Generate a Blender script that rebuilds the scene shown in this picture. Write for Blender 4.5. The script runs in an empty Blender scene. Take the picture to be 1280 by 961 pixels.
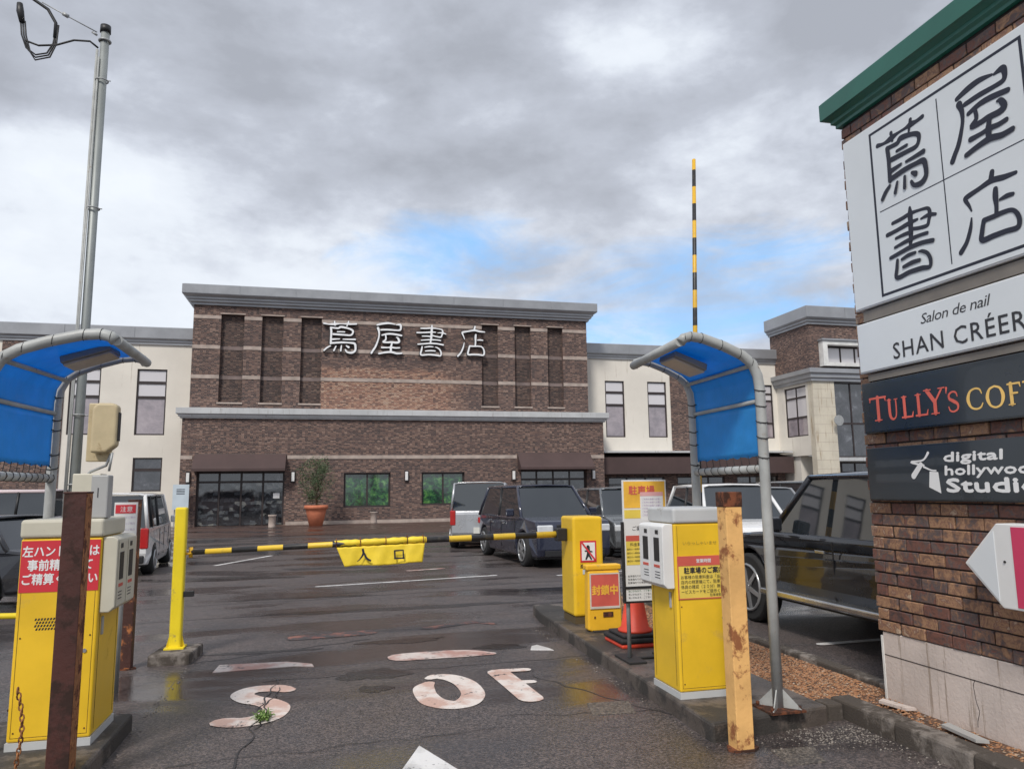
import bpy, bmesh, math, random
from mathutils import Vector, Matrix, noise
random.seed(7)
PI = math.pi
R = math.radians
scene = bpy.context.scene
COL = scene.collection

# ------------------------------------------------------------------ camera
cam_data = bpy.data.cameras.new('camera')
cam = bpy.data.objects.new('camera', cam_data)
COL.objects.link(cam)
yaw, pitch, roll = R(13.8), R(8.0), R(0.7)
fw = Vector((math.sin(yaw) * math.cos(pitch), math.cos(yaw) * math.cos(pitch), math.sin(pitch)))
rt0 = Vector((math.cos(yaw), -math.sin(yaw), 0))
up0 = rt0.cross(fw)
rt = rt0 * math.cos(roll) - up0 * math.sin(roll)
up = rt0 * math.sin(roll) + up0 * math.cos(roll)
m = Matrix((rt, up, -fw)).transposed().to_4x4()
m.translation = Vector((0, 0, 1.6))
cam.matrix_world = m
cam_data.sensor_width = 36
cam_data.lens = 930 / 1280 * 36
cam_data.clip_start = 0.05
cam_data.clip_end = 3000
scene.camera = cam

# ------------------------------------------------------------------ world, sun, exposure
SUN_EL, SUN_AZ = R(48), R(212)          # azimuth measured from +Y clockwise (towards +X)
world = bpy.data.worlds.new('World')
scene.world = world
world.use_nodes = True
wt = world.node_tree
wt.nodes.clear()


class NT:
    """tiny node helper"""
    def __init__(self, tree):
        self.t = tree

    def n(self, kind, **kw):
        nd = self.t.nodes.new(kind)
        for k, v in kw.items():
            if k == 'ins':
                for a, b in v.items():
                    self.put(nd.inputs[a], b)
            else:
                setattr(nd, k, v)
        return nd

    def put(self, sock, val):
        if hasattr(val, 'is_output') or isinstance(val, bpy.types.NodeSocket):
            self.t.links.new(val, sock)
        else:
            sock.default_value = val

    def math(self, op, a, b=0.0, c=None, clamp=False):
        nd = self.n('ShaderNodeMath', operation=op, use_clamp=clamp)
        self.put(nd.inputs[0], a)
        self.put(nd.inputs[1], b)
        if c is not None:
            self.put(nd.inputs[2], c)
        return nd.outputs[0]

    def vmath(self, op, a, b=(0, 0, 0)):
        nd = self.n('ShaderNodeVectorMath', operation=op)
        self.put(nd.inputs[0], a)
        self.put(nd.inputs[1], b)
        return nd.outputs['Value'] if op in ('DOT_PRODUCT', 'LENGTH', 'DISTANCE') else nd.outputs[0]

    def noise(self, vec, scale, detail=4, rough=0.55, dist=0.0, out='Fac'):
        nd = self.n('ShaderNodeTexNoise', ins={'Scale': scale, 'Detail': detail, 'Roughness': rough, 'Distortion': dist})
        if vec is not None:
            self.put(nd.inputs['Vector'], vec)
        return nd.outputs[out]

    def ramp(self, fac, stops, interp='LINEAR'):
        nd = self.n('ShaderNodeValToRGB')
        nd.color_ramp.interpolation = interp
        e = nd.color_ramp.elements
        while len(e) < len(stops):
            e.new(0.5)
        for i, (p, c) in enumerate(stops):
            e[i].position = p
            c = c if isinstance(c, (tuple, list)) else (c, c, c)
            e[i].color = (*c[:3], 1)
        self.put(nd.inputs[0], fac)
        return nd.outputs[0]

    def mix(self, fac, a, b, mode='MIX'):
        nd = self.n('ShaderNodeMix', data_type='RGBA', blend_type=mode)
        self.put(nd.inputs[0], fac)
        for s, v in ((nd.inputs[6], a), (nd.inputs[7], b)):
            self.put(s, (*v[:3], 1) if isinstance(v, (tuple, list)) else v)
        return nd.outputs[2]

    def smooth(self, v, lo, hi):
        nd = self.n('ShaderNodeMapRange', interpolation_type='SMOOTHSTEP')
        self.put(nd.inputs[0], v)
        nd.inputs[1].default_value = lo
        nd.inputs[2].default_value = hi
        return nd.outputs[0]


w = NT(wt)
sky = w.n('ShaderNodeTexSky', sky_type='NISHITA', sun_disc=False, sun_elevation=SUN_EL, sun_rotation=SUN_AZ)
sky.dust_density = 1.0
sky_col = w.mix(1.0, sky.outputs[0], (0.13, 0.13, 0.13), 'MULTIPLY')
tc = w.n('ShaderNodeTexCoord').outputs['Generated']
sx = w.n('ShaderNodeSeparateXYZ', ins={0: tc})
zc = w.math('MAXIMUM', sx.outputs[2], 0.0)
den = w.math('ADD', zc, 0.22)
cv = w.n('ShaderNodeCombineXYZ', ins={0: w.math('DIVIDE', sx.outputs[0], den), 1: w.math('DIVIDE', sx.outputs[1], den), 2: 3.7}).outputs[0]
cw = w.n('ShaderNodeMapping', ins={0: tc})
cw.inputs['Scale'].default_value = (1.0, 1.0, 1.9)
cw = cw.outputs[0]
n1 = w.noise(w.vmath('ADD', cw, (2.1, 0.6, 1.2)), 2.0, 9, 0.56, 0.15)
n2 = w.noise(w.vmath('ADD', cw, (5.3, 1.9, 2.2)), 4.8, 9, 0.58, 0.1)
n3 = w.noise(w.vmath('ADD', cv, (1.3, 7.9, 5.0)), 0.55, 3, 0.5, 0.0)
dens = w.math('ADD', w.math('MULTIPLY', n1, 0.60), w.math('ADD', w.math('MULTIPLY', n2, 0.34), w.math('MULTIPLY', n3, 0.16)))
# thick cloud is greyer overhead, thin cloud is white; near the horizon the deck is bright
low = w.math('SUBTRACT', 1.0, w.smooth(zc, 0.08, 0.42))
dens2 = w.math('SUBTRACT', dens, w.math('MULTIPLY', low, 0.10))
CLOUD_STOPS = [(0.40, (0.50, 0.53, 0.57)), (0.46, (0.46, 0.49, 0.535)), (0.505, (0.375, 0.40, 0.45)), (0.55, (0.30, 0.32, 0.365)), (0.63, (0.235, 0.25, 0.285))]



def hole(direction, tight, gain):
    d = w.vmath('DOT_PRODUCT', tc, direction)
    return w.math('MULTIPLY', w.smooth(d, tight, 1.0), gain)


def dirpx(az, el, squash=1.0):
    az, el = R(az), R(el)
    return (math.sin(az) * math.cos(el), math.cos(az) * math.cos(el), math.sin(el))


# two openings in the cloud deck low over the building
el_ = w.n('ShaderNodeMath', operation='ARCSINE', ins={0: sx.outputs[2]}).outputs[0]
az_ = w.math('ARCTAN2', sx.outputs[0], sx.outputs[1])


def ell(az, el, ra, re, shear=0.0):
    da = w.math('DIVIDE', w.math('SUBTRACT', az_, R(az)), R(ra))
    de = w.math('SUBTRACT', w.math('SUBTRACT', el_, R(el)), w.math('MULTIPLY', w.math('SUBTRACT', az_, R(az)), shear))
    de = w.math('DIVIDE', de, R(re))
    d = w.math('ADD', w.math('POWER', w.math('ABSOLUTE', da), 2.0), w.math('POWER', w.math('ABSOLUTE', de), 2.0))
    return w.math('SUBTRACT', 1.0, d, clamp=False)


thin = None
for (a_, e_, ra_, re_) in ((-17, 20.5, 12, 5.0), (-2, 26.5, 8, 4.0), (33, 22.0, 11, 6.0), (8, 22, 10, 2.5)):
    v_ = w.math('MAXIMUM', ell(a_, e_, ra_, re_), 0.0)
    thin = v_ if thin is None else w.math('MAXIMUM', thin, v_)
cloud = w.ramp(w.math('SUBTRACT', dens2, w.math('MULTIPLY', thin, 0.05)), CLOUD_STOPS)
holes = w.math('MAXIMUM', w.math('MAXIMUM', ell(10.5, 18.0, 9.5, 3.6, 0.05), ell(29, 15.6, 14, 3.6, 0.10)), ell(22, 12.2, 26, 2.6))
wob = w.noise(w.n('ShaderNodeCombineXYZ', ins={0: w.math('MULTIPLY', az_, 5.0), 1: w.math('MULTIPLY', el_, 16.0), 2: 0.4}).outputs[0], 1.0, 6, 0.62, 0.6)
hmask = w.smooth(w.math('ADD', holes, w.math('MULTIPLY', w.math('SUBTRACT', wob, 0.5), 3.4)), -0.1, 1.6)
blue = w.mix(0.75, sky_col, (0.14, 0.33, 0.60))
skyfin = w.mix(w.math('MULTIPLY', hmask, 0.88), cloud, blue)
hz = w.math('SUBTRACT', 1.0, w.smooth(zc, 0.02, 0.22))
skyfin = w.mix(w.math('MULTIPLY', hz, 0.35), skyfin, (0.47, 0.52, 0.58))
below = w.smooth(sx.outputs[2], -0.02, 0.0)
skyfin = w.mix(below, (0.12, 0.12, 0.12), skyfin)
bg = w.n('ShaderNodeBackground', ins={0: skyfin, 1: 1.0})
wo = w.n('ShaderNodeOutputWorld', ins={0: bg.outputs[0]})

sun_data = bpy.data.lights.new('sun', 'SUN')
sun_data.energy = 1.5
sun_data.angle = R(11)
sun_data.color = (1.0, 0.95, 0.88)
sun = bpy.data.objects.new('sun', sun_data)
COL.objects.link(sun)
sd = Vector((math.sin(SUN_AZ) * math.cos(SUN_EL), math.cos(SUN_AZ) * math.cos(SUN_EL), math.sin(SUN_EL)))
sun.rotation_euler = sd.to_track_quat('Z', 'Y').to_euler()
sun.location = (0, -10, 20)
vs = scene.view_settings
vs.view_transform = 'Standard'
vs.look = 'None'
vs.exposure = 0.85
vs.gamma = 1.0

# ------------------------------------------------------------------ materials
MATS = {}


def mat(name, col, rough=0.6, metal=0.0, var=0.12, vscale=3.0, bump=0.0, bscale=40.0, dirt=None, dirt_amt=0.0,
        dirt_scale=2.0, spec=0.5, coat=0.0, streak=False, rvar=0.08):
    """principled paint with soft colour variation, optional dirt / rust patches and fine relief"""
    if name in MATS:
        return MATS[name]
    mt = bpy.data.materials.new(name)
    mt.use_nodes = True
    t = mt.node_tree
    t.nodes.clear()
    q = NT(t)
    tcn = q.n('ShaderNodeTexCoord').outputs['Object']
    rnd = q.n('ShaderNodeObjectInfo').outputs['Random']
    vec = q.vmath('ADD', tcn, q.n('ShaderNodeCombineXYZ', ins={0: q.math('MULTIPLY', rnd, 17.0), 1: 0.0, 2: q.math('MULTIPLY', rnd, 9.0)}).outputs[0])
    nz = q.noise(vec, vscale, 5, 0.6)
    a = tuple(c * (1 - var) for c in col)
    b = tuple(min(1, c * (1 + var)) for c in col)
    c = q.mix(q.smooth(nz, 0.3, 0.7), a, b)
    rg = q.math('ADD', rough, q.math('MULTIPLY', q.math('SUBTRACT', nz, 0.5), rvar * 2))
    if dirt is not None:
        dv = vec
        if streak:
            mp = q.n('ShaderNodeMapping', ins={0: vec})
            mp.inputs['Scale'].default_value = (9.0, 9.0, 0.55)
            dv = mp.outputs[0]
        dn = q.noise(dv, dirt_scale, 8, 0.68, 0.2)
        lo = 0.72 - dirt_amt * 0.5
        mk = q.smooth(dn, lo, lo + 0.10)
        c = q.mix(mk, c, dirt)
        rg = q.math('ADD', rg, q.math('MULTIPLY', mk, 0.25), clamp=True)
    bs = q.n('ShaderNodeBsdfPrincipled')
    q.put(bs.inputs['Base Color'], c)
    q.put(bs.inputs['Roughness'], rg)
    bs.inputs['Metallic'].default_value = metal
    bs.inputs['Specular IOR Level'].default_value = spec
    bs.inputs['Coat Weight'].default_value = coat
    if bump > 0:
        bn = q.noise(vec, bscale, 4, 0.6)
        bp = q.n('ShaderNodeBump', ins={'Strength': bump, 'Distance': 0.01, 'Height': bn})
        q.put(bs.inputs['Normal'], bp.outputs[0])
    q.n('ShaderNodeOutputMaterial', ins={0: bs.outputs[0]})
    MATS[name] = mt
    return mt


def brick_mat(name, cols, mortar, bw, bh, axis='xz', patch=None, msize=0.012):
    """courses too small to pick apart: colour per brick from the brick texture plus large scale variation"""
    mt = bpy.data.materials.new(name)
    mt.use_nodes = True
    t = mt.node_tree
    t.nodes.clear()
    q = NT(t)
    tcn = q.n('ShaderNodeTexCoord').outputs['Object']
    s = q.n('ShaderNodeSeparateXYZ', ins={0: tcn})
    h = q.math('ADD', s.outputs[0], s.outputs[1])
    v = q.n('ShaderNodeCombineXYZ', ins={0: h, 1: s.outputs[2], 2: 0.0}).outputs[0]
    br = q.n('ShaderNodeTexBrick', ins={'Vector': v, 'Scale': 1.0, 'Mortar Size': msize, 'Mortar Smooth': 0.1,
                                        'Brick Width': bw, 'Row Height': bh, 'Bias': 0.0})
    br.inputs['Color1'].default_value = (0, 0, 0, 1)
    br.inputs['Color2'].default_value = (1, 1, 1, 1)
    br.inputs['Mortar'].default_value = (0.5, 0.5, 0.5, 1)
    # random value per brick
    cellv = q.n('ShaderNodeCombineXYZ', ins={0: q.math('FLOOR', q.math('DIVIDE', h, bw)), 1: q.math('FLOOR', q.math('DIVIDE', s.outputs[2], bh)), 2: 0.0}).outputs[0]
    wn = q.n('ShaderNodeTexWhiteNoise', noise_dimensions='3D', ins={0: cellv}).outputs['Value']
    big = q.noise(tcn, 0.55, 4, 0.6)
    fac = q.math('ADD', q.math('MULTIPLY', wn, 0.62), q.math('MULTIPLY', big, 0.38))
    c = q.ramp(fac, cols)
    if patch:
        c2 = q.ramp(fac, patch[4])
        mx = q.smooth(s.outputs[0], patch[0], patch[0] + 0.05)
        mx2 = q.math('SUBTRACT', 1.0, q.smooth(q.math('ADD', s.outputs[0], q.math('MULTIPLY', q.noise(tcn, 1.1, 3), 2.5)), patch[1], patch[1] + 2.2))
        mz = q.math('SUBTRACT', 1.0, q.smooth(q.math('ADD', s.outputs[2], q.math('MULTIPLY', q.noise(tcn, 2.0, 3), 0.5)), patch[3], patch[3] + 0.25))
        mk = q.math('MULTIPLY', q.math('MULTIPLY', mx, mx2), mz)
        c = q.mix(q.math('MULTIPLY', mk, 0.85), c, c2)
    c = q.mix(br.outputs['Fac'], c, mortar)
    bs = q.n('ShaderNodeBsdfPrincipled', ins={'Base Color': c, 'Roughness': 0.85})
    hh = q.math('SUBTRACT', wn, q.math('MULTIPLY', br.outputs['Fac'], 2.0))
    bp = q.n('ShaderNodeBump', ins={'Strength': 0.6, 'Distance': 0.015, 'Height': hh})
    q.put(bs.inputs['Normal'], bp.outputs[0])
    q.n('ShaderNodeOutputMaterial', ins={0: bs.outputs[0]})
    MATS[name] = mt
    return mt


def glass_mat(name, col, rough=0.06, mottle=None, wav=0.06, shelves=False):
    mt = bpy.data.materials.new(name)
    mt.use_nodes = True
    t = mt.node_tree
    t.nodes.clear()
    q = NT(t)
    tcn = q.n('ShaderNodeTexCoord').outputs['Object']
    c = (*col, 1)
    if mottle:
        nz = q.noise(tcn, mottle[0], 6, 0.7, 0.5)
        if shelves:
            mp = q.n('ShaderNodeMapping', ins={0: tcn})
            mp.inputs['Scale'].default_value = (2.6, 1.0, 4.2)
            vo = q.n('ShaderNodeTexVoronoi', distance='CHEBYCHEV', ins={'Vector': mp.outputs[0], 'Scale': 1.6, 'Randomness': 0.75})
            vs_ = q.n('ShaderNodeSeparateXYZ', ins={0: vo.outputs['Color']})
            nz = q.math('ADD', q.math('MULTIPLY', vs_.outputs[0], 0.55), q.math('MULTIPLY', nz, 0.42))
        c = q.ramp(nz, mottle[1])
    bs = q.n('ShaderNodeBsdfPrincipled', ins={'Base Color': c, 'Roughness': rough})
    bs.inputs['Specular IOR Level'].default_value = 0.9
    bs.inputs['Coat Weight'].default_value = 0.6
    bs.inputs['Coat Roughness'].default_value = 0.02
    bn = q.noise(tcn, 1.2, 2, 0.5)
    bp = q.n('ShaderNodeBump', ins={'Strength': wav, 'Distance': 0.1, 'Height': bn})
    q.put(bs.inputs['Normal'], bp.outputs[0])
    q.n('ShaderNodeOutputMaterial', ins={0: bs.outputs[0]})
    MATS[name] = mt
    return mt


def sheet_mat(name, col):
    """coated tarpaulin: a little light comes through"""
    mt = bpy.data.materials.new(name)
    mt.use_nodes = True
    t = mt.node_tree
    t.nodes.clear()
    q = NT(t)
    tcn = q.n('ShaderNodeTexCoord').outputs['Object']
    nz = q.noise(tcn, 5.0, 6, 0.6)
    c = q.mix(nz, tuple(x * 0.8 for x in col), tuple(min(1, x * 1.2) for x in col))
    bs = q.n('ShaderNodeBsdfPrincipled', ins={'Base Color': c, 'Roughness': 0.5})
    bn = q.noise(tcn, 7.0, 3, 0.5)
    bp = q.n('ShaderNodeBump', ins={'Strength': 0.35, 'Distance': 0.03, 'Height': bn})
    q.put(bs.inputs['Normal'], bp.outputs[0])
    tr = q.n('ShaderNodeBsdfTranslucent', ins={'Color': c})
    mx = q.n('ShaderNodeMixShader', ins={0: 0.5, 1: bs.outputs[0], 2: tr.outputs[0]})
    q.n('ShaderNodeOutputMaterial', ins={0: mx.outputs[0]})
    MATS[name] = mt
    return mt


def asphalt_mat(name, col, wet=0.5, tint=(0.055, 0.045, 0.042)):
    mt = bpy.data.materials.new(name)
    mt.use_nodes = True
    t = mt.node_tree
    t.nodes.clear()
    q = NT(t)
    tcn = q.n('ShaderNodeTexCoord').outputs['Object']
    big = q.noise(tcn, 0.33, 6, 0.62, 0.4)
    mid = q.noise(q.vmath('ADD', tcn, (3, 8, 0)), 1.9, 6, 0.65, 0.2)
    fine = q.noise(tcn, 60.0, 4, 0.75)
    grit = q.n('ShaderNodeTexVoronoi', ins={'Vector': tcn, 'Scale': 95.0}).outputs['Distance']
    c = q.mix(q.smooth(mid, 0.35, 0.68), col, tint)
    c = q.mix(q.math('MULTIPLY', q.smooth(big, 0.5, 0.66), 0.6), c, tuple(x * 0.62 for x in col))
    c = q.mix(q.math('MULTIPLY', q.smooth(fine, 0.50, 0.66), 0.85), c, tuple(x * 2.7 for x in tint))
    c = q.mix(q.math('MULTIPLY', q.math('SUBTRACT', 1.0, q.smooth(fine, 0.36, 0.5)), 0.8), c, tuple(x * 0.4 for x in col))
    stretched = q.n('ShaderNodeMapping', ins={0: tcn})
    stretched.inputs['Scale'].default_value = (0.35, 1.1, 1)
    pud = q.noise(stretched.outputs[0], 0.9, 5, 0.55, 0.3)
    wetm = q.smooth(pud, 0.62 - wet * 0.22, 0.70 - wet * 0.12)
    ag = q.n('ShaderNodeTexVoronoi', ins={'Vector': tcn, 'Scale': 62.0})
    agv = q.n('ShaderNodeSeparateXYZ', ins={0: ag.outputs['Color']}).outputs[0]
    c = q.mix(q.math('MULTIPLY', q.smooth(agv, 0.72, 0.9), 0.5), c, tuple(x * 2.3 for x in tint))
    c = q.mix(q.math('MULTIPLY', q.math('SUBTRACT', 1.0, q.smooth(agv, 0.1, 0.3)), 0.6), c, tuple(x * 0.35 for x in col))
    rg = q.mix(wetm, (0.44, 0.44, 0.44), (0.12, 0.12, 0.12))
    c = q.mix(q.math('MULTIPLY', wetm, 0.55), c, tuple(x * 0.42 for x in col))
    bs = q.n('ShaderNodeBsdfPrincipled', ins={'Base Color': c, 'Roughness': rg})
    bs.inputs['Specular IOR Level'].default_value = 0.5
    hgt = q.math('ADD', q.math('MULTIPLY', fine, 0.6), q.math('MULTIPLY', grit, 0.9))
    st = q.math('SUBTRACT', 0.6, q.math('MULTIPLY', wetm, 0.50))
    bp = q.n('ShaderNodeBump', ins={'Strength': st, 'Distance': 0.006, 'Height': hgt})
    bn2 = q.noise(tcn, 1.1, 3, 0.5)
    bp2 = q.n('ShaderNodeBump', ins={'Strength': 0.12, 'Distance': 0.08, 'Height': bn2, 'Normal': bp.outputs[0]})
    q.put(bs.inputs['Normal'], bp2.outputs[0])
    q.n('ShaderNodeOutputMaterial', ins={0: bs.outputs[0]})
    MATS[name] = mt
    return mt


def paint_mark_mat(name, col, under, wear):
    """thin road paint worn through to what is under it"""
    mt = bpy.data.materials.new(name)
    mt.use_nodes = True
    t = mt.node_tree
    t.nodes.clear()
    q = NT(t)
    tcn = q.n('ShaderNodeTexCoord').outputs['Object']
    nz = q.noise(tcn, 6.0, 9, 0.72, 0.3)
    fine = q.noise(tcn, 45.0, 5, 0.7)
    nz2 = q.noise(q.vmath('ADD', tcn, (4, 2, 0)), 3.2, 6, 0.6)
    c = q.mix(q.smooth(nz2, 0.42, 0.60), col, under)
    c = q.mix(q.math('MULTIPLY', q.smooth(fine, 0.55, 0.75), 0.35), c, tuple(x * 0.5 for x in under))
    mk = q.smooth(q.math('ADD', q.math('MULTIPLY', nz, 0.75), q.math('MULTIPLY', fine, 0.25)), 0.68 - wear * 0.3, 0.72 - wear * 0.3)
    c = q.mix(mk, c, (0.055, 0.05, 0.052))
    bs = q.n('ShaderNodeBsdfPrincipled', ins={'Base Color': c, 'Roughness': 0.42})
    bp = q.n('ShaderNodeBump', ins={'Strength': 0.4, 'Distance': 0.004, 'Height': fine})
    q.put(bs.inputs['Normal'], bp.outputs[0])
    q.n('ShaderNodeOutputMaterial', ins={0: bs.outputs[0]})
    MATS[name] = mt
    return mt


def per_brick_mat(name, stops, island=False):
    mt = bpy.data.materials.new(name)
    mt.use_nodes = True
    t = mt.node_tree
    t.nodes.clear()
    q = NT(t)
    tcn = q.n('ShaderNodeTexCoord').outputs['Object']
    if island:
        rnd = q.n('ShaderNodeNewGeometry').outputs['Random Per Island']
    else:
        rnd = q.n('ShaderNodeObjectInfo').outputs['Random']
    off = q.n('ShaderNodeCombineXYZ', ins={0: q.math('MULTIPLY', rnd, 31.0), 1: q.math('MULTIPLY', rnd, 11.0), 2: q.math('MULTIPLY', rnd, 7.0)}).outputs[0]
    vec = q.vmath('ADD', tcn, off)
    blotch = q.noise(vec, 14.0, 6, 0.65, 0.6)
    fine = q.noise(vec, 55.0, 6, 0.7)
    fac = q.math('ADD', q.math('MULTIPLY', rnd, 0.60), q.math('MULTIPLY', q.math('SUBTRACT', blotch, 0.33), 1.5), clamp=True)
    c = q.ramp(fac, stops)
    c = q.mix(q.math('MULTIPLY', q.smooth(fine, 0.5, 0.75), 0.45), c, (0.045, 0.035, 0.035))
    bs = q.n('ShaderNodeBsdfPrincipled', ins={'Base Color': c, 'Roughness': 0.7})
    bp = q.n('ShaderNodeBump', ins={'Strength': 0.7, 'Distance': 0.006, 'Height': q.math('ADD', fine, q.math('MULTIPLY', blotch, 0.8))})
    q.put(bs.inputs['Normal'], bp.outputs[0])
    q.n('ShaderNodeOutputMaterial', ins={0: bs.outputs[0]})
    MATS[name] = mt
    return mt


def striped(name, a, b, period, axis):
    mt = bpy.data.materials.new(name)
    mt.use_nodes = True
    t = mt.node_tree
    t.nodes.clear()
    q = NT(t)
    tcn = q.n('ShaderNodeTexCoord').outputs['Object']
    s = q.n('ShaderNodeSeparateXYZ', ins={0: tcn})
    f = q.math('FRACT', q.math('DIVIDE', s.outputs[axis], period))
    k = q.math('GREATER_THAN', f, 0.5)
    nz = q.noise(tcn, 14.0, 6, 0.7)
    c = q.mix(k, a, b)
    c = q.mix(q.math('MULTIPLY', q.smooth(nz, 0.5, 0.8), 0.5), c, (0.2, 0.16, 0.1))
    bs = q.n('ShaderNodeBsdfPrincipled', ins={'Base Color': c, 'Roughness': 0.45})
    q.n('ShaderNodeOutputMaterial', ins={0: bs.outputs[0]})
    MATS[name] = mt
    return mt


# ------------------------------------------------------------------ object helpers
ORG = {}


def props(o, label=None, cat=None, group=None, kind=None):
    for k, v in (('label', label), ('category', cat), ('group', group), ('kind', kind)):
        if v:
            o[k] = v
    return o


def thing(name, label, cat, loc=(0, 0, 0), rotz=0.0, group=None, local=False):
    o = bpy.data.objects.new(name, None)
    COL.objects.link(o)
    o.empty_display_size = 0.2
    o.location = loc
    o.rotation_euler = (0, 0, rotz)
    ORG[o.name] = Vector((0, 0, 0)) if local else Vector(loc)
    return props(o, label, cat, group)


class MB:
    """collects shapes; build() links them as ONE mesh object (world coordinates unless the thing is 'local')"""
    def __init__(self):
        self.v, self.f, self.m, self.s = [], [], [], []
        self.cur = 0
        self.smooth = False

    def face(self, idx):
        self.f.append(idx)
        self.m.append(self.cur)
        self.s.append(self.smooth)

    def quad(self, a, b, c, d):
        n = len(self.v)
        self.v += [Vector(a), Vector(b), Vector(c), Vector(d)]
        self.face((n, n + 1, n + 2, n + 3))
        return self

    def box(self, x0, y0, z0, x1, y1, z1):
        n = len(self.v)
        for z in (z0, z1):
            for x, y in ((x0, y0), (x1, y0), (x1, y1), (x0, y1)):
                self.v.append(Vector((x, y, z)))
        for q in ((0, 3, 2, 1), (4, 5, 6, 7), (0, 1, 5, 4), (1, 2, 6, 5), (2, 3, 7, 6), (3, 0, 4, 7)):
            self.face(tuple(n + i for i in q))
        return self

    def prism(self, poly, fn, d0, d1):
        """polygon poly (2D list) placed by fn(u, v, depth), extruded from depth d0 (front) to d1"""
        n = len(self.v)
        k = len(poly)
        for d in (d0, d1):
            for u, v in poly:
                self.v.append(Vector(fn(u, v, d)))
        self.face(tuple(n + i for i in range(k)))
        self.face(tuple(n + k + i for i in reversed(range(k))))
        for i in range(k):
            j = (i + 1) % k
            self.face((n + i, n + k + i, n + k + j, n + j))
        return self

    def tube(self, pts, r, seg=10, cap=True):
        pts = [Vector(p) for p in pts]
        rs = r if isinstance(r, (list, tuple)) else [r] * len(pts)
        n0 = len(self.v)
        prev = None
        for i, p in enumerate(pts):
            if i == 0:
                t = pts[1] - p
            elif i == len(pts) - 1:
                t = p - pts[i - 1]
            else:
                t = (pts[i + 1] - p).normalized() + (p - pts[i - 1]).normalized()
            t.normalize()
            if prev is None:
                a = Vector((0, 0, 1)) if abs(t.z) < 0.9 else Vector((1, 0, 0))
                u = t.cross(a).normalized()
            else:
                u = (prev - t * prev.dot(t)).normalized()
            prev = u
            w_ = t.cross(u)
            for k in range(seg):
                an = 2 * PI * k / seg
                self.v.append(p + (u * math.cos(an) + w_ * math.sin(an)) * rs[i])
        sm = self.smooth
        self.smooth = True
        for i in range(len(pts) - 1):
            for k in range(seg):
                a = n0 + i * seg + k
                b = n0 + i * seg + (k + 1) % seg
                self.face((a, b, b + seg, a + seg))
        self.smooth = False
        if cap:
            self.face(tuple(n0 + k for k in reversed(range(seg))))
            e = n0 + (len(pts) - 1) * seg
            self.face(tuple(e + k for k in range(seg)))
        self.smooth = sm
        return self

    def lathe(self, c, prof, seg=20):
        """prof: (radius, z) pairs round the vertical through c"""
        c = Vector(c)
        n0 = len(self.v)
        for r, z in prof:
            for k in range(seg):
                a = 2 * PI * k / seg
                self.v.append(c + Vector((r * math.cos(a), r * math.sin(a), z)))
        self.smooth = True
        for i in range(len(prof) - 1):
            for k in range(seg):
                a = n0 + i * seg + k
                b = n0 + i * seg + (k + 1) % seg
                self.face((a, b, b + seg, a + seg))
        self.smooth = False
        self.face(tuple(n0 + k for k in reversed(range(seg))))
        e = n0 + (len(prof) - 1) * seg
        self.face(tuple(e + k for k in range(seg)))
        return self

    def ribbon(self, pts, fn, lift=0.0, depth=0.0, sub=6, rscale=1.0):
        """brush stroke through (u, v, radius) points on a plane given by fn(u, v, lift); depth > 0 gives it sides"""
        if len(pts) > 2:
            P = [pts[0]] + list(pts) + [pts[-1]]
            out = []
            for i in range(1, len(P) - 2):
                p0, p1, p2, p3 = [Vector(x) for x in (P[i - 1], P[i], P[i + 1], P[i + 2])]
                for k in range(sub):
                    t = k / sub
                    out.append(0.5 * ((2 * p1) + (p2 - p0) * t + (2 * p0 - 5 * p1 + 4 * p2 - p3) * t * t + (3 * p1 - p0 - 3 * p2 + p3) * t ** 3))
            out.append(Vector(P[-2]))
        else:
            out = [Vector(p) for p in pts]
        L, Rr = [], []
        for i, p in enumerate(out):
            a = out[max(0, i - 1)]
            b = out[min(len(out) - 1, i + 1)]
            t = Vector((b.x - a.x, b.y - a.y))
            t = t.normalized() if t.length > 1e-9 else Vector((1, 0))
            nn = Vector((-t.y, t.x)) * p.z * rscale
            L.append(Vector((p.x, p.y)) + nn)
            Rr.append(Vector((p.x, p.y)) - nn)

        def arc(p, t, r):
            a0 = math.atan2(t.y, t.x)
            return [Vector((p.x + r * math.cos(a0 + an), p.y + r * math.sin(a0 + an))) for an in (R(55), R(20), R(-20), R(-55))]
        t1 = Vector((out[-1].x - out[-2].x, out[-1].y - out[-2].y)).normalized()
        t0 = Vector((out[0].x - out[1].x, out[0].y - out[1].y)).normalized()
        outline = L + arc(out[-1], t1, out[-1].z * rscale) + Rr[::-1] + arc(out[0], t0, out[0].z * rscale)
        n = len(self.v)
        N = len(out)
        tot = max(1, N - 1)
        lifts = [lift + 0.0003 * i / tot for i in range(N)] + [lift + 0.0003] * 4 + [lift + 0.0003 * (tot - i) / tot for i in range(N)] + [lift] * 4
        for (q, l) in zip(outline, lifts):
            self.v.append(Vector(fn(q.x, q.y, l)))
        T = len(outline)
        idx = lambda i: n + i
        for i in range(N - 1):
            self.face((idx(i), idx(i + 1), idx(N + 4 + N - 2 - i), idx(N + 4 + N - 1 - i)))
        self.face(tuple(idx(k) for k in range(N - 1, N + 5)))
        self.face(tuple([idx(k) for k in range(2 * N + 3, T)] + [idx(0)]))
        if depth:
            m0 = self.cur
            self.cur = 1
            nb = len(self.v)
            for q in outline:
                self.v.append(Vector(fn(q.x, q.y, lift - depth)))
            for i in range(T):
                j = (i + 1) % T
                self.face((n + i, n + j, nb + j, nb + i))
            self.cur = m0
        return self

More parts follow.
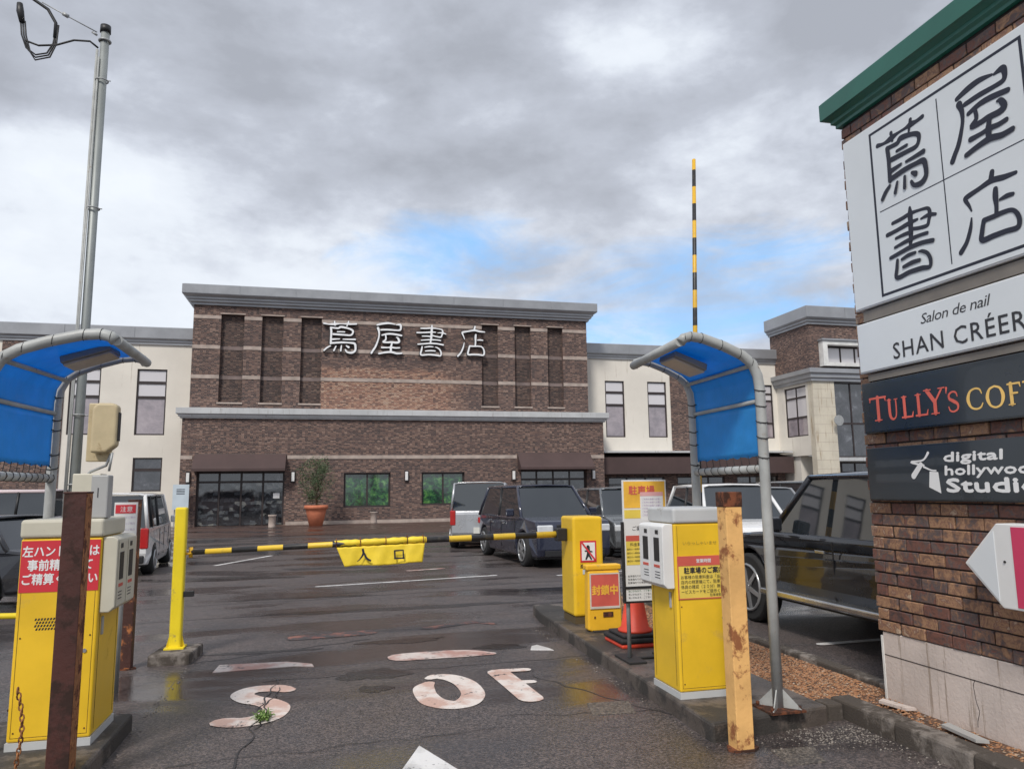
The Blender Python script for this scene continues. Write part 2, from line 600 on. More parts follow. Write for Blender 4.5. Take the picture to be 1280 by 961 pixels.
    def build(self, name, mats, parent=None, bevel=0.0, seg=2, label=None):
        me = bpy.data.meshes.new(name)
        org = ORG.get(parent.name, Vector()) if parent else Vector()
        me.from_pydata([v - org for v in self.v], [], self.f)
        mats = mats if isinstance(mats, (list, tuple)) else [mats]
        for x in mats:
            me.materials.append(x)
        for p, mi, s in zip(me.polygons, self.m, self.s):
            p.material_index = min(mi, len(mats) - 1)
            p.use_smooth = s
        bm = bmesh.new()
        bm.from_mesh(me)
        bmesh.ops.recalc_face_normals(bm, faces=bm.faces)
        bm.to_mesh(me)
        bm.free()
        o = bpy.data.objects.new(name, me)
        COL.objects.link(o)
        if parent:
            o.parent = parent
            ORG[o.name] = org
        if bevel:
            b = o.modifiers.new('bevel', 'BEVEL')
            b.width = bevel
            b.segments = seg
            b.limit_method = 'ANGLE'
            b.angle_limit = R(35)
            b.harden_normals = False
        if label:
            o['label'] = label
        return o


def link_copy(src, parent, loc=None):
    c = src.copy()
    COL.objects.link(c)
    c.parent = parent
    if loc is not None:
        c.location = loc
    for ch in list(src.children):
        link_copy(ch, c)
    return c


def copy_tree(o, parent=None):
    c = o.copy()
    COL.objects.link(c)
    if parent:
        c.parent = parent
    for ch in list(o.children):
        copy_tree(ch, c)
    return c


def lettering(body, size, fn, u, v, lift, m_, parent, name='lettering', bold=0.0, xs=1.0, shear=0.0, align='LEFT', spacing=1.0, width=None):
    """writing as flat filled outlines on the plane fn(u, v, lift)"""
    cu = bpy.data.curves.new(name, 'FONT')
    cu.body = body
    cu.size = size
    cu.shear = shear
    cu.align_x = align
    cu.resolution_u = 2
    cu.space_character = spacing
    tmp = bpy.data.objects.new(name, cu)
    COL.objects.link(tmp)
    dg = bpy.context.evaluated_depsgraph_get()
    dg.update()
    me = bpy.data.meshes.new_from_object(tmp.evaluated_get(dg))
    bpy.data.objects.remove(tmp)
    bpy.data.curves.remove(cu)
    org = ORG.get(parent.name, Vector()) if parent else Vector()
    pts = [Vector(vt.co) for vt in me.vertices]
    polys = [tuple(p.vertices) for p in me.polygons]
    bpy.data.meshes.remove(me)
    if width:
        xs = width / (max(p.x for p in pts) - min(p.x for p in pts))
    e = abs(bold)
    offs = [(0, 0), (e, 0), (-e, 0), (0, e), (0, -e)] if e else [(0, 0)]
    vv, ff = [], []
    for k, (ox, oy) in enumerate(offs):
        n0 = len(vv)
        vv += [Vector(fn(u + p.x * xs + ox, v + p.y + oy, lift + 0.00022 * k)) - org for p in pts]
        ff += [tuple(n0 + i for i in f) for f in polys]
    me = bpy.data.meshes.new(name)
    me.from_pydata(vv, [], ff)
    me.materials.append(m_)
    o = bpy.data.objects.new(name, me)
    COL.objects.link(o)
    if parent:
        o.parent = parent
        ORG[o.name] = org
    return o


def face_y(y):                       # plane seen from the front (camera side), u -> X, v -> Z
    return lambda u, v, l: (u, y - l, v)


def face_px(x):                      # plane facing +X (seen from the road, left side): u -> +Y
    return lambda u, v, l: (x + l, u, v)


def face_mx(x):                      # plane facing -X: u -> -Y
    return lambda u, v, l: (x - l, -u, v)


def ground_fn(z=0.0):
    return lambda u, v, l: (u, v, z + l)

GLYPHS = {'tsuta':[[(0.112,0.811,0.024),(0.216,0.792,0.017),(0.329,0.8,0.031),(0.439,0.813,0.016),(0.546,0.814,0.016),(0.628,0.82,0.03),(0.708,0.815,0.02),(0.802,0.825,0.022)],[(0.336,0.864,0.021),(0.348,0.765,0.016)],[(0.634,0.877,0.02),(0.599,0.757,0.014)],[(0.255,0.711,0.021),(0.411,0.698,0.023),(0.476,0.733,0.028),(0.637,0.701,0.023),(0.725,0.651,0.025),(0.724,0.581,0.022),(0.676,0.533,0.022),(0.544,0.536,0.023),(0.316,0.546,0.026)],[(0.401,0.61,0.016),(0.553,0.611,0.016)],[(0.263,0.707,0.026),(0.272,0.578,0.026),(0.268,0.469,0.024),(0.266,0.31,0.026)],[(0.524,0.426,0.014),(0.65,0.427,0.019),(0.778,0.431,0.024)],[(0.302,0.417,0.023),(0.45,0.43,0.014)],[(0.291,0.323,0.026),(0.493,0.344,0.025),(0.654,0.342,0.022),(0.766,0.326,0.029),(0.791,0.234,0.026),(0.781,0.145,0.026),(0.712,0.094,0.027),(0.613,0.107,0.022),(0.576,0.164,0.018)],[(0.595,0.263,0.016),(0.642,0.23,0.029)],[(0.259,0.251,0.016),(0.182,0.197,0.021),(0.127,0.133,0.021)],[(0.375,0.244,0.015),(0.332,0.135,0.021)],[(0.491,0.261,0.017),(0.477,0.135,0.021)]],'ya':[[(0.257,0.778,0.022),(0.391,0.813,0.029),(0.533,0.828,0.026),(0.679,0.805,0.012)],[(0.704,0.796,0.012),(0.796,0.803,0.03),(0.817,0.742,0.025),(0.795,0.682,0.023),(0.703,0.673,0.021),(0.516,0.679,0.024),(0.346,0.671,0.022)],[(0.278,0.708,0.032),(0.304,0.616,0.024),(0.297,0.491,0.019),(0.232,0.304,0.024),(0.169,0.205,0.025),(0.132,0.145,0.027)],[(0.375,0.552,0.019),(0.505,0.584,0.024),(0.64,0.585,0.026),(0.831,0.558,0.023)],[(0.459,0.546,0.019),(0.462,0.456,0.021),(0.4,0.399,0.024),(0.51,0.393,0.024),(0.592,0.4,0.026),(0.722,0.393,0.028),(0.777,0.424,0.03),(0.747,0.495,0.025),(0.71,0.509,0.012)],[(0.372,0.274,0.024),(0.497,0.275,0.019),(0.605,0.282,0.023),(0.696,0.273,0.021),(0.786,0.28,0.02)],[(0.61,0.379,0.021),(0.586,0.292,0.028),(0.582,0.196,0.028)],[(0.306,0.135,0.022),(0.443,0.164,0.024),(0.593,0.178,0.028),(0.72,0.151,0.025),(0.84,0.157,0.022)]],'sho':[[(0.512,0.883,0.016),(0.51,0.812,0.03),(0.505,0.71,0.03),(0.496,0.57,0.028),(0.476,0.454,0.02)],[(0.243,0.797,0.018),(0.385,0.802,0.02),(0.504,0.814,0.02),(0.63,0.806,0.014),(0.757,0.782,0.017),(0.78,0.718,0.023),(0.759,0.646,0.019),(0.73,0.597,0.019),(0.62,0.607,0.018),(0.534,0.628,0.018)],[(0.148,0.687,0.021),(0.306,0.694,0.02),(0.479,0.71,0.022),(0.607,0.713,0.012)],[(0.655,0.7,0.009),(0.766,0.704,0.019),(0.858,0.678,0.014)],[(0.276,0.605,0.014),(0.403,0.608,0.018),(0.493,0.602,0.02)],[(0.251,0.503,0.014),(0.38,0.517,0.018),(0.484,0.523,0.02),(0.611,0.524,0.017),(0.726,0.514,0.017)],[(0.172,0.403,0.018),(0.329,0.42,0.02),(0.474,0.434,0.022),(0.637,0.43,0.021),(0.792,0.406,0.021)],[(0.274,0.344,0.018),(0.257,0.256,0.022),(0.245,0.145,0.022),(0.43,0.157,0.022),(0.605,0.15,0.023),(0.719,0.135,0.019),(0.739,0.207,0.021),(0.706,0.287,0.019),(0.639,0.334,0.017),(0.59,0.345,0.009)],[(0.339,0.334,0.014),(0.439,0.353,0.018),(0.541,0.351,0.014)],[(0.355,0.241,0.016),(0.479,0.254,0.02),(0.592,0.249,0.017)]],'ten':[[(0.57,0.841,0.023),(0.548,0.758,0.027)],[(0.817,0.726,0.016),(0.69,0.734,0.024),(0.554,0.756,0.025),(0.407,0.731,0.021),(0.267,0.705,0.024),(0.239,0.683,0.021),(0.275,0.607,0.015),(0.299,0.542,0.008)],[(0.29,0.468,0.008),(0.266,0.366,0.019),(0.207,0.242,0.021),(0.127,0.158,0.024)],[(0.589,0.655,0.023),(0.581,0.583,0.027),(0.581,0.486,0.02),(0.57,0.394,0.02)],[(0.627,0.532,0.012),(0.701,0.539,0.02),(0.767,0.533,0.016)],[(0.429,0.394,0.021),(0.399,0.296,0.023),(0.388,0.202,0.025),(0.513,0.202,0.023),(0.65,0.201,0.022),(0.771,0.194,0.022),(0.804,0.243,0.022),(0.792,0.32,0.02),(0.739,0.382,0.018),(0.639,0.395,0.02),(0.535,0.392,0.021),(0.429,0.394,0.021)]]}
# ------------------------------------------------------------------ material library
BRICKS = [(0.14, (0.022, 0.015, 0.016)), (0.36, (0.074, 0.042, 0.037)), (0.52, (0.138, 0.076, 0.060)), (0.68, (0.215, 0.122, 0.09)), (0.86, (0.38, 0.25, 0.19))]
PATCH = [(0.2, (0.16, 0.08, 0.06)), (0.42, (0.42, 0.20, 0.13)), (0.60, (0.58, 0.32, 0.20)), (0.8, (0.66, 0.46, 0.33))]
M_brickfar = brick_mat('far_brickwork', BRICKS, (0.15, 0.12, 0.112), 0.135, 0.066)
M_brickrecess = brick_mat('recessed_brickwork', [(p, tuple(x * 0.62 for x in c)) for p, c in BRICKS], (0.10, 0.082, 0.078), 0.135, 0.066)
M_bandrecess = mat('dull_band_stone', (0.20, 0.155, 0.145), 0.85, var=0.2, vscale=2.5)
M_brickpatch = brick_mat('far_brickwork_with_orange_patch', BRICKS, (0.15, 0.12, 0.112), 0.135, 0.066, patch=(-4.32, 2.6, 0, 7.95, PATCH))
M_band = mat('pale_band_stone', (0.40, 0.33, 0.29), 0.8, var=0.2, vscale=2.5)
M_cornice = mat('grey_metal_cornice', (0.33, 0.34, 0.36), 0.4, metal=0.3, var=0.1, vscale=1.0)
M_cornice2 = mat('light_metal_cornice', (0.50, 0.51, 0.52), 0.45, var=0.1, vscale=1.0, dirt=(0.3, 0.29, 0.27), dirt_amt=0.3, dirt_scale=1.2, streak=True)
M_lettershade_backing = mat('letter_side_shade_and_backing', (0.05, 0.05, 0.055), 0.7)  # dark colour paints the letters' side shadows; their dark backing shares it
M_beige = mat('beige_render', (0.73, 0.69, 0.62), 0.85, var=0.05, vscale=0.6, dirt=(0.52, 0.47, 0.40), dirt_amt=0.25, dirt_scale=0.6, streak=True, bump=0.2, bscale=20)
M_tile = mat('beige_tile', (0.60, 0.55, 0.45), 0.7, var=0.1, vscale=0.8, dirt=(0.34, 0.25, 0.16), dirt_amt=0.35, dirt_scale=0.8, streak=True)
M_awn = mat('brown_awning', (0.072, 0.045, 0.043), 0.75, var=0.12, vscale=1.0, bump=0.3, bscale=3)
M_frame = mat('dark_window_frame', (0.035, 0.025, 0.025), 0.5)
M_framewhite = mat('white_window_frame', (0.72, 0.72, 0.70), 0.5)
M_glass = glass_mat('window_glass_grey', (0.20, 0.19, 0.22), 0.05, (0.7, [(0.3, (0.17, 0.15, 0.17)), (0.55, (0.33, 0.285, 0.31)), (0.75, (0.46, 0.40, 0.42))]))  # pale lilac tones put reflected sky and curtains into the glass colour
M_glasspale = glass_mat('window_glass_sky_reflection', (0.62, 0.60, 0.62), 0.12)  # whitish base colour stands in for sky reflected in the panes
M_glassdark = glass_mat('window_glass_dark', (0.03, 0.03, 0.035), 0.04, (1.6, [(0.35, (0.012, 0.013, 0.016)), (0.58, (0.05, 0.05, 0.06)), (0.70, (0.16, 0.17, 0.19))]))
M_glassshop = glass_mat('shop_glass', (0.03, 0.03, 0.035), 0.05, (5.0, [(0.42, (0.012, 0.013, 0.016)), (0.56, (0.03, 0.033, 0.04)), (0.68, (0.075, 0.085, 0.095)), (0.80, (0.20, 0.20, 0.18))], ), shelves=True)  # pale cells paint shelving and its lights into the glass colour
M_glassgreen = glass_mat('plant_filled_glass', (0.02, 0.06, 0.03), 0.08, (3.4, [(0.38, (0.008, 0.02, 0.016)), (0.52, (0.02, 0.085, 0.035)), (0.62, (0.08, 0.22, 0.05)), (0.74, (0.28, 0.42, 0.22))]))
M_white = mat('white_plastic', (0.75, 0.75, 0.74), 0.5, var=0.04)
M_glyph = mat('channel_letter_face', (0.85, 0.86, 0.88), 0.35, var=0.05)
M_black = mat('black_paint', (0.018, 0.018, 0.02), 0.5)
M_yellow = mat('yellow_paint', (0.84, 0.53, 0.025), 0.34, var=0.09, vscale=2.0, dirt=(0.66, 0.42, 0.06), dirt_amt=0.24, dirt_scale=3.0, bump=0.05, bscale=12)
M_yellow2 = mat('lemon_paint', (0.88, 0.68, 0.025), 0.35, var=0.06, dirt=(0.45, 0.36, 0.08), dirt_amt=0.15, dirt_scale=5.0)
M_orangey = mat('orange_yellow_plastic', (0.85, 0.48, 0.03), 0.4, var=0.06, dirt=(0.5, 0.35, 0.1), dirt_amt=0.2, dirt_scale=6)
M_cap = mat('cream_metal', (0.56, 0.53, 0.43), 0.45, var=0.05, dirt=(0.36, 0.33, 0.25), dirt_amt=0.2, dirt_scale=5)
M_greycap = mat('pale_grey_metal', (0.52, 0.53, 0.53), 0.45, var=0.05, dirt=(0.35, 0.34, 0.31), dirt_amt=0.2, dirt_scale=5)
M_greybox = mat('grey_metal_box', (0.40, 0.40, 0.39), 0.5, var=0.05, dirt=(0.28, 0.25, 0.2), dirt_amt=0.2, dirt_scale=5)
M_speaker = mat('aged_beige_plastic', (0.50, 0.41, 0.25), 0.5, var=0.08, vscale=5, dirt=(0.36, 0.27, 0.15), dirt_amt=0.25, dirt_scale=6)
M_red = mat('red_print', (0.62, 0.035, 0.05), 0.45, var=0.05)
M_redworn = mat('faded_red_print', (0.60, 0.11, 0.08), 0.55, var=0.12)
M_magenta = mat('magenta_panel', (0.62, 0.05, 0.13), 0.4, var=0.06, vscale=2)
M_whiteprint = mat('white_print', (0.80, 0.80, 0.80), 0.5, var=0.02)
M_blackprint = mat('black_print', (0.03, 0.03, 0.035), 0.5)
M_navyprint = mat('navy_print', (0.012, 0.014, 0.030), 0.5, var=0.1)
M_greenprint = mat('green_print', (0.05, 0.18, 0.08), 0.5)
M_rust = mat('rusty_brown_paint', (0.060, 0.017, 0.012), 0.62, var=0.18, vscale=3, dirt=(0.030, 0.012, 0.008), dirt_amt=0.5, dirt_scale=4, bump=0.35, bscale=30)
M_rustfar = mat('peeling_brown_paint', (0.060, 0.020, 0.014), 0.65, var=0.2, vscale=3, dirt=(0.42, 0.15, 0.05), dirt_amt=0.30, dirt_scale=7, bump=0.5, bscale=30)
M_rustedge = mat('orange_rust', (0.36, 0.15, 0.055), 0.8, var=0.35, vscale=9, dirt=(0.09, 0.025, 0.012), dirt_amt=0.48, dirt_scale=9, bump=0.6, bscale=60)
M_yelrust = mat('rusted_yellow_paint', (0.78, 0.45, 0.16), 0.6, var=0.12, vscale=4, dirt=(0.30, 0.11, 0.04), dirt_amt=0.37, dirt_scale=6.5, bump=0.3, bscale=30)
M_rustcap = mat('dark_rust_cap', (0.16, 0.05, 0.02), 0.8, var=0.3, vscale=12, dirt=(0.05, 0.02, 0.012), dirt_amt=0.6, dirt_scale=10, bump=0.5, bscale=50)
M_galv = mat('galvanised_steel', (0.36, 0.37, 0.37), 0.5, metal=0.35, var=0.14, vscale=6, dirt=(0.24, 0.22, 0.20), dirt_amt=0.25, dirt_scale=6)
M_pole = mat('grey_painted_pole', (0.27, 0.29, 0.285), 0.5, metal=0.3, var=0.1, vscale=2)
M_pipe = mat('worn_white_pipe', (0.38, 0.39, 0.38), 0.45, var=0.14, vscale=5, dirt=(0.30, 0.25, 0.20), dirt_amt=0.25, dirt_scale=12, bump=0.15, bscale=30)
M_sheet = sheet_mat('blue_sheet', (0.05, 0.42, 0.85))
M_lampbody = mat('lamp_housing', (0.30, 0.28, 0.25), 0.6, var=0.1)
M_lamplens = mat('lamp_lens', (0.55, 0.46, 0.36), 0.4, var=0.1, vscale=8)
M_concrete = mat('weathered_concrete', (0.20, 0.175, 0.155), 0.8, var=0.25, vscale=2.2, dirt=(0.075, 0.062, 0.052), dirt_amt=0.6, dirt_scale=2.5, bump=0.6, bscale=60)
M_wetconc = mat('wet_dark_concrete', (0.115, 0.095, 0.082), 0.42, var=0.3, vscale=2.5, dirt=(0.045, 0.04, 0.036), dirt_amt=0.6, dirt_scale=2.2, bump=0.55, bscale=60, rvar=0.25)
M_conclight = mat('pale_concrete', (0.60, 0.52, 0.475), 0.85, var=0.10, vscale=3, dirt=(0.36, 0.29, 0.24), dirt_amt=0.33, dirt_scale=2.6, streak=True, bump=0.35, bscale=45)
M_asphalt = asphalt_mat('wet_asphalt', (0.074, 0.066, 0.068), 0.85, tint=(0.088, 0.070, 0.064))
M_pave = asphalt_mat('brown_pavement', (0.070, 0.042, 0.036), 0.7, tint=(0.09, 0.055, 0.045))
M_seam = mat('tar_seam', (0.030, 0.027, 0.028), 0.45, var=0.2)
M_stain = asphalt_mat('wet_patch', (0.024, 0.021, 0.022), 1.0, tint=(0.035, 0.03, 0.028))
M_mark = paint_mark_mat('worn_pink_road_paint', (0.78, 0.71, 0.66), (0.60, 0.40, 0.33), 0.37)
M_mark2 = paint_mark_mat('very_worn_road_paint', (0.66, 0.58, 0.54), (0.46, 0.26, 0.22), 0.42)
M_line = paint_mark_mat('white_line_paint', (0.78, 0.77, 0.76), (0.55, 0.54, 0.53), 0.35)
M_markred = paint_mark_mat('faint_red_road_paint', (0.30, 0.13, 0.095), (0.20, 0.07, 0.055), 0.75)
M_arm = striped('barrier_stripes', (0.02, 0.02, 0.022), (0.82, 0.55, 0.05), 0.50, 0)
M_armv = striped('raised_barrier_stripes', (0.02, 0.02, 0.022), (0.72, 0.42, 0.03), 0.44, 2)
M_cloth = mat('yellow_cloth', (0.90, 0.66, 0.04), 0.55, var=0.08, vscale=8, bump=0.3, bscale=9)
M_cone = mat('red_cone_plastic', (0.72, 0.065, 0.03), 0.5, var=0.1, vscale=5)
M_coneblack = mat('black_rubber', (0.022, 0.021, 0.022), 0.75)
M_terra = mat('terracotta', (0.52, 0.17, 0.09), 0.8, var=0.15, vscale=3)
M_leaf = mat('olive_leaf', (0.055, 0.085, 0.035), 0.6, var=0.4, vscale=4)
M_leaf2 = mat('light_olive_leaf', (0.10, 0.13, 0.06), 0.6, var=0.4, vscale=4)
M_bark = mat('bark', (0.10, 0.07, 0.05), 0.9, var=0.2)
M_weed = mat('fresh_weed', (0.12, 0.20, 0.04), 0.6, var=0.3, vscale=20)
M_sign = mat('sign_board_white', (0.70, 0.735, 0.76), 0.35, var=0.03, vscale=1.5, coat=0.2)
M_signedge = mat('sign_board_edge', (0.70, 0.71, 0.72), 0.4, var=0.05, dirt=(0.45, 0.33, 0.24), dirt_amt=0.15, dirt_scale=3)
M_signgrey = mat('sign_box_shaded_side', (0.19, 0.17, 0.15), 0.6, var=0.15)  # grey-brown darkened to paint the shade below the sign boxes
M_signblack = mat('sign_board_black', (0.022, 0.028, 0.035), 0.28, var=0.2, vscale=1.5, coat=0.3)
M_tred = mat('coral_letter', (0.72, 0.14, 0.10), 0.4)
M_tgold = mat('gold_letter', (0.85, 0.55, 0.16), 0.4)
M_green = mat('green_metal_cap', (0.018, 0.13, 0.095), 0.42, var=0.12, vscale=1.5, coat=0.2)
M_mortar = mat('dark_mortar', (0.035, 0.028, 0.027), 0.9, var=0.3, vscale=10, bump=0.4)
NSTOPS = [(0.0, (0.050, 0.042, 0.046)), (0.18, (0.12, 0.065, 0.056)), (0.34, (0.20, 0.085, 0.062)), (0.46, (0.10, 0.085, 0.088)), (0.60, (0.24, 0.13, 0.085)), (0.76, (0.40, 0.23, 0.13)), (0.88, (0.22, 0.11, 0.08)), (1.0, (0.50, 0.37, 0.26))]
M_nbrick = per_brick_mat('near_brick', NSTOPS)
M_gravel = per_brick_mat('leaf_and_gravel', [(0.0, (0.10, 0.06, 0.04)), (0.3, (0.28, 0.13, 0.065)), (0.6, (0.42, 0.20, 0.09)), (0.85, (0.34, 0.23, 0.15)), (1.0, (0.50, 0.42, 0.34))], island=True)
M_rubble = per_brick_mat('pale_rubble', [(0.0, (0.09, 0.08, 0.075)), (0.5, (0.16, 0.14, 0.125)), (1.0, (0.36, 0.32, 0.28))], island=True)
M_soil = mat('brown_soil', (0.115, 0.065, 0.042), 0.9, var=0.35, vscale=7, bump=0.8, bscale=50)
M_orangeprint = mat('orange_poster', (0.90, 0.50, 0.06), 0.5, var=0.15, vscale=5)
M_yellowprint = mat('yellow_poster', (0.82, 0.62, 0.10), 0.5, var=0.06, vscale=5)
M_pinkprint = mat('pink_print', (0.78, 0.42, 0.42), 0.5, var=0.05)
M_bluepale = mat('pale_blue_board', (0.52, 0.60, 0.66), 0.5, var=0.05)
M_dark = mat('dark_interior', (0.014, 0.013, 0.014), 0.8)
M_tyre = mat('tyre_rubber', (0.020, 0.020, 0.021), 0.8)
M_rim = mat('alloy_rim', (0.42, 0.43, 0.44), 0.3, metal=0.7)
M_chrome = mat('brushed_metal_trim', (0.55, 0.56, 0.57), 0.25, metal=0.9)
M_cglass = glass_mat('car_glass', (0.02, 0.025, 0.03), 0.03, wav=0.012)
M_tail = mat('tail_lamp_red', (0.45, 0.02, 0.02), 0.2, coat=0.6)
M_head = mat('head_lamp', (0.62, 0.64, 0.66), 0.12, coat=0.8)
M_plate = mat('number_plate', (0.70, 0.70, 0.66), 0.4)


def carpaint(name, col, metal=0.2):
    return mat(name, col, 0.28, metal=metal, var=0.03, coat=0.9)


# ------------------------------------------------------------------ ground, pavement, islands
mb = MB()
mb.quad((-600, -600, 0), (600, -600, 0), (600, 900, 0), (-600, 900, 0))
props(mb.build('ground', M_asphalt), kind='structure')
mb = MB()
mb.box(-24, 29.0, -0.2, 26.0, 37.95, 0.02)
props(mb.build('pavement', M_pave), kind='structure')


def slab(name, poly, z0, z1, m_, bevel=0.02):
    b = MB()
    b.prism(poly, lambda u, v, d: (u, v, d), z1, z0)
    o = b.build(name, m_, bevel=bevel)
    return props(o, kind='structure')


slab('right_island', [(2.385, 4.52), (3.33, 4.66), (3.35, 9.6), (2.60, 9.6), (2.52, 9.0)], -0.2, 0.12, M_wetconc)
slab('left_island', [(-2.6, 3.2), (-1.275, 3.2), (-1.275, 5.86), (-2.6, 5.9)], -0.2, 0.11, M_wetconc)
slab('left_kerb_block', [(-1.62, 7.86), (-1.245, 7.83), (-1.20, 8.36), (-1.57, 8.38)], -0.05, 0.10, M_concrete)
# kerb stones in front of the sign bed
mb = MB()
y = 4.86
k0 = None
kerb = bpy.data.objects.new('kerb', None)
COL.objects.link(kerb)
kerb['kind'] = 'structure'
kl = [0.62, 0.6, 0.6, 0.6, 0.6, 0.6]
for i, L in enumerate(kl):
    b = MB()
    b.box(3.49, y - L + 0.008, -0.1, 3.655, y, 0.122 + random.uniform(-0.004, 0.004))
    b.build('kerb_stone', M_concrete, kerb, bevel=0.018)
    y -= L
for i in range(9):
    b = MB()
    y0 = 4.95 + i * 0.6
    b.box(4.10, y0, -0.1, 4.22, y0 + 0.59, 0.115 + random.uniform(-0.004, 0.004))
    b.build('kerb_stone', M_concrete, kerb, bevel=0.015)
b = MB()
b.box(3.36, 4.70, -0.1, 3.48, 4.86, 0.11)
b.build('kerb_stone', M_concrete, kerb, bevel=0.015)
mb = MB()
mb.box(3.36, 4.87, -0.1, 4.095, 10.3, 0.075)
mb.box(3.66, 0.5, -0.1, 3.90, 4.86, 0.085)
props(mb.build('planting_bed', M_soil), kind='structure')


def scatter(name, m_, regions, size, z=0.0, flat=0.45):
    """stones and dead leaves nobody could count: many small faceted chips in one mesh"""
    v, f = [], []
    for (x0, y0, x1, y1, n, zz) in regions:
        for i in range(n):
            cx, cy = random.uniform(x0, x1), random.uniform(y0, y1)
            s = size * random.uniform(0.5, 1.6)
            a = random.uniform(0, 2 * PI)
            k = len(v)
            tilt = random.uniform(-0.3, 0.3)
            for j in range(5):
                an = a + j * 2 * PI / 5 + random.uniform(-0.3, 0.3)
                rr = s * random.uniform(0.6, 1.0)
                v.append((cx + rr * math.cos(an), cy + rr * 0.8 * math.sin(an), zz + s * 0.15 + rr * math.cos(an) * tilt))
            v.append((cx, cy, zz + s * flat * random.uniform(0.6, 1.4)))
            for j in range(5):
                f.append((k + j, k + (j + 1) % 5, k + 5))
    me = bpy.data.meshes.new(name)
    me.from_pydata(v, [], f)
    me.materials.append(m_)
    o = bpy.data.objects.new(name, me)
    COL.objects.link(o)
    o['kind'] = 'stuff'
    return o


props(scatter('dead_leaves', M_gravel, [(3.37, 4.9, 4.08, 7.6, 9500, 0.075), (3.37, 7.6, 4.08, 10.2, 3000, 0.075), (3.66, 2.6, 3.88, 4.86, 1000, 0.085), (3.5, 4.4, 3.9, 4.9, 200, 0.10)], 0.0115),
      label='brown fallen leaves and gravel in the bed beside the brick sign wall', cat='leaves')
props(scatter('loose_gravel', M_rubble, [(2.95, 4.30, 3.47, 4.62, 330, 0.0), (2.6, 4.2, 3.47, 4.5, 160, 0.0), (3.3, 3.6, 3.49, 4.6, 150, 0.0), (3.66, 3.4, 3.86, 4.8, 120, 0.09), (2.3, 4.4, 2.42, 9, 90, 0), (-1.27, 4.5, -1.2, 8, 130, 0)], 0.0075, flat=0.7),
      label='pale loose grit lying against the front of the right kerb', cat='gravel')

# ------------------------------------------------------------------ road paint, seams and wet patches
G0 = ground_fn(0.004)


def ground_patch(name, pts, m_, z=0.004, kind='structure'):
    b = MB()
    b.prism(pts, lambda u, v, d: (u, v, d), z, z - 0.02)
    return props(b.build(name, m_), kind=kind)


def blob(cx, cy, rx, ry, n=26, jit=0.25, seed=0):
    rr = random.Random(seed)
    ph = [rr.uniform(0, 6.28) for _ in range(4)]
    out = []
    for i in range(n):
        a = 2 * PI * i / n
        k = 1 + jit * (0.5 * math.sin(2 * a + ph[0]) + 0.35 * math.sin(3 * a + ph[1]) + 0.3 * math.sin(5 * a + ph[2]) + 0.25 * math.sin(9 * a + ph[3]))
        out.append((cx + rx * k * math.cos(a), cy + ry * k * math.sin(a)))
    return out


b = MB()
b.ribbon([(-0.30, 6.62, .075), (-0.39, 6.70, .10), (-0.56, 6.70, .10), (-0.635, 6.56, .09), (-0.56, 6.40, .10), (-0.42, 6.27, .10), (-0.345, 6.10, .10), (-0.40, 5.88, .11), (-0.56, 5.80, .11), (-0.68, 5.84, .10)], G0, 0.0)
props(b.build('painted_letter_s', M_mark), kind='structure')
b = MB()
b.ribbon([(0.85, 6.50, .05), (0.79, 6.36, .085), (0.78, 6.14, .09), (0.82, 5.92, .10), (0.94, 5.81, .105), (1.06, 5.86, .10), (1.145, 6.08, .095), (1.14, 6.40, .095), (1.06, 6.62, .09), (0.95, 6.70, .08), (0.88, 6.66, .05)], G0, 0.0)
props(b.build('painted_letter_o', M_mark), kind='structure')
b = MB()
b.ribbon([(1.49, 6.70, .10), (1.52, 6.3, .10), (1.55, 5.82, .10)], G0, 0.0)
b.ribbon([(1.52, 6.74, .06), (1.74, 6.72, .055)], G0, 0.0006)
b.ribbon([(1.54, 6.32, .055), (1.68, 6.30, .05)], G0, 0.0006)
props(b.build('painted_letter_p', M_mark), kind='structure')
ground_patch('painted_stop_line', [(-0.98, 7.42), (-0.28, 7.47), (-0.10, 7.40), (-0.12, 7.52), (-0.35, 7.68), (-0.96, 7.72)], M_mark2)
b = MB()
b.ribbon([(0.74, 7.55, .16), (1.1, 7.56, .17), (1.38, 7.53, .15), (1.58, 7.46, .06)], G0)
props(b.build('painted_stop_line', M_mark2), kind='structure')
ground_patch('painted_stop_line', [(2.00, 7.50), (2.22, 7.42), (2.20, 7.54), (2.13, 7.72), (2.06, 7.68)], M_line)
ground_patch('painted_arrow', [(0.59, 4.98), (0.38, 4.42), (0.47, 4.44), (0.44, 3.4), (0.62, 3.4), (0.64, 4.42), (0.80, 4.40)], M_line)
b = MB()
b.ribbon([(-0.14, 13.41, .055), (3.06, 14.01, .055)], G0)
props(b.build('parking_line', M_line), kind='structure')
for (a, c, wd, m_) in (((-0.30, 8.85), (0.45, 8.95), .13, M_markred), ((1.15, 9.0), (1.75, 9.25), .08, M_markred), ((1.75, 9.25), (1.95, 9.05), .05, M_markred), ((1.6, 15.4), (2.3, 15.6), .07, M_mark2), ((4.2, 13.6), (7.8, 14.3), .055, M_line),
                       ((4.9, 6.9), (8.9, 7.0), .05, M_line), 
                       ((-4.0, 23.0), (-1.2, 23.3), .06, M_line), ((-1.4, 20.2), (-2.4, 18.0), .06, M_line)):
    b = MB()
    b.ribbon([(*a, wd), (*c, wd)], G0)
    props(b.build('parking_line', m_), kind='structure')


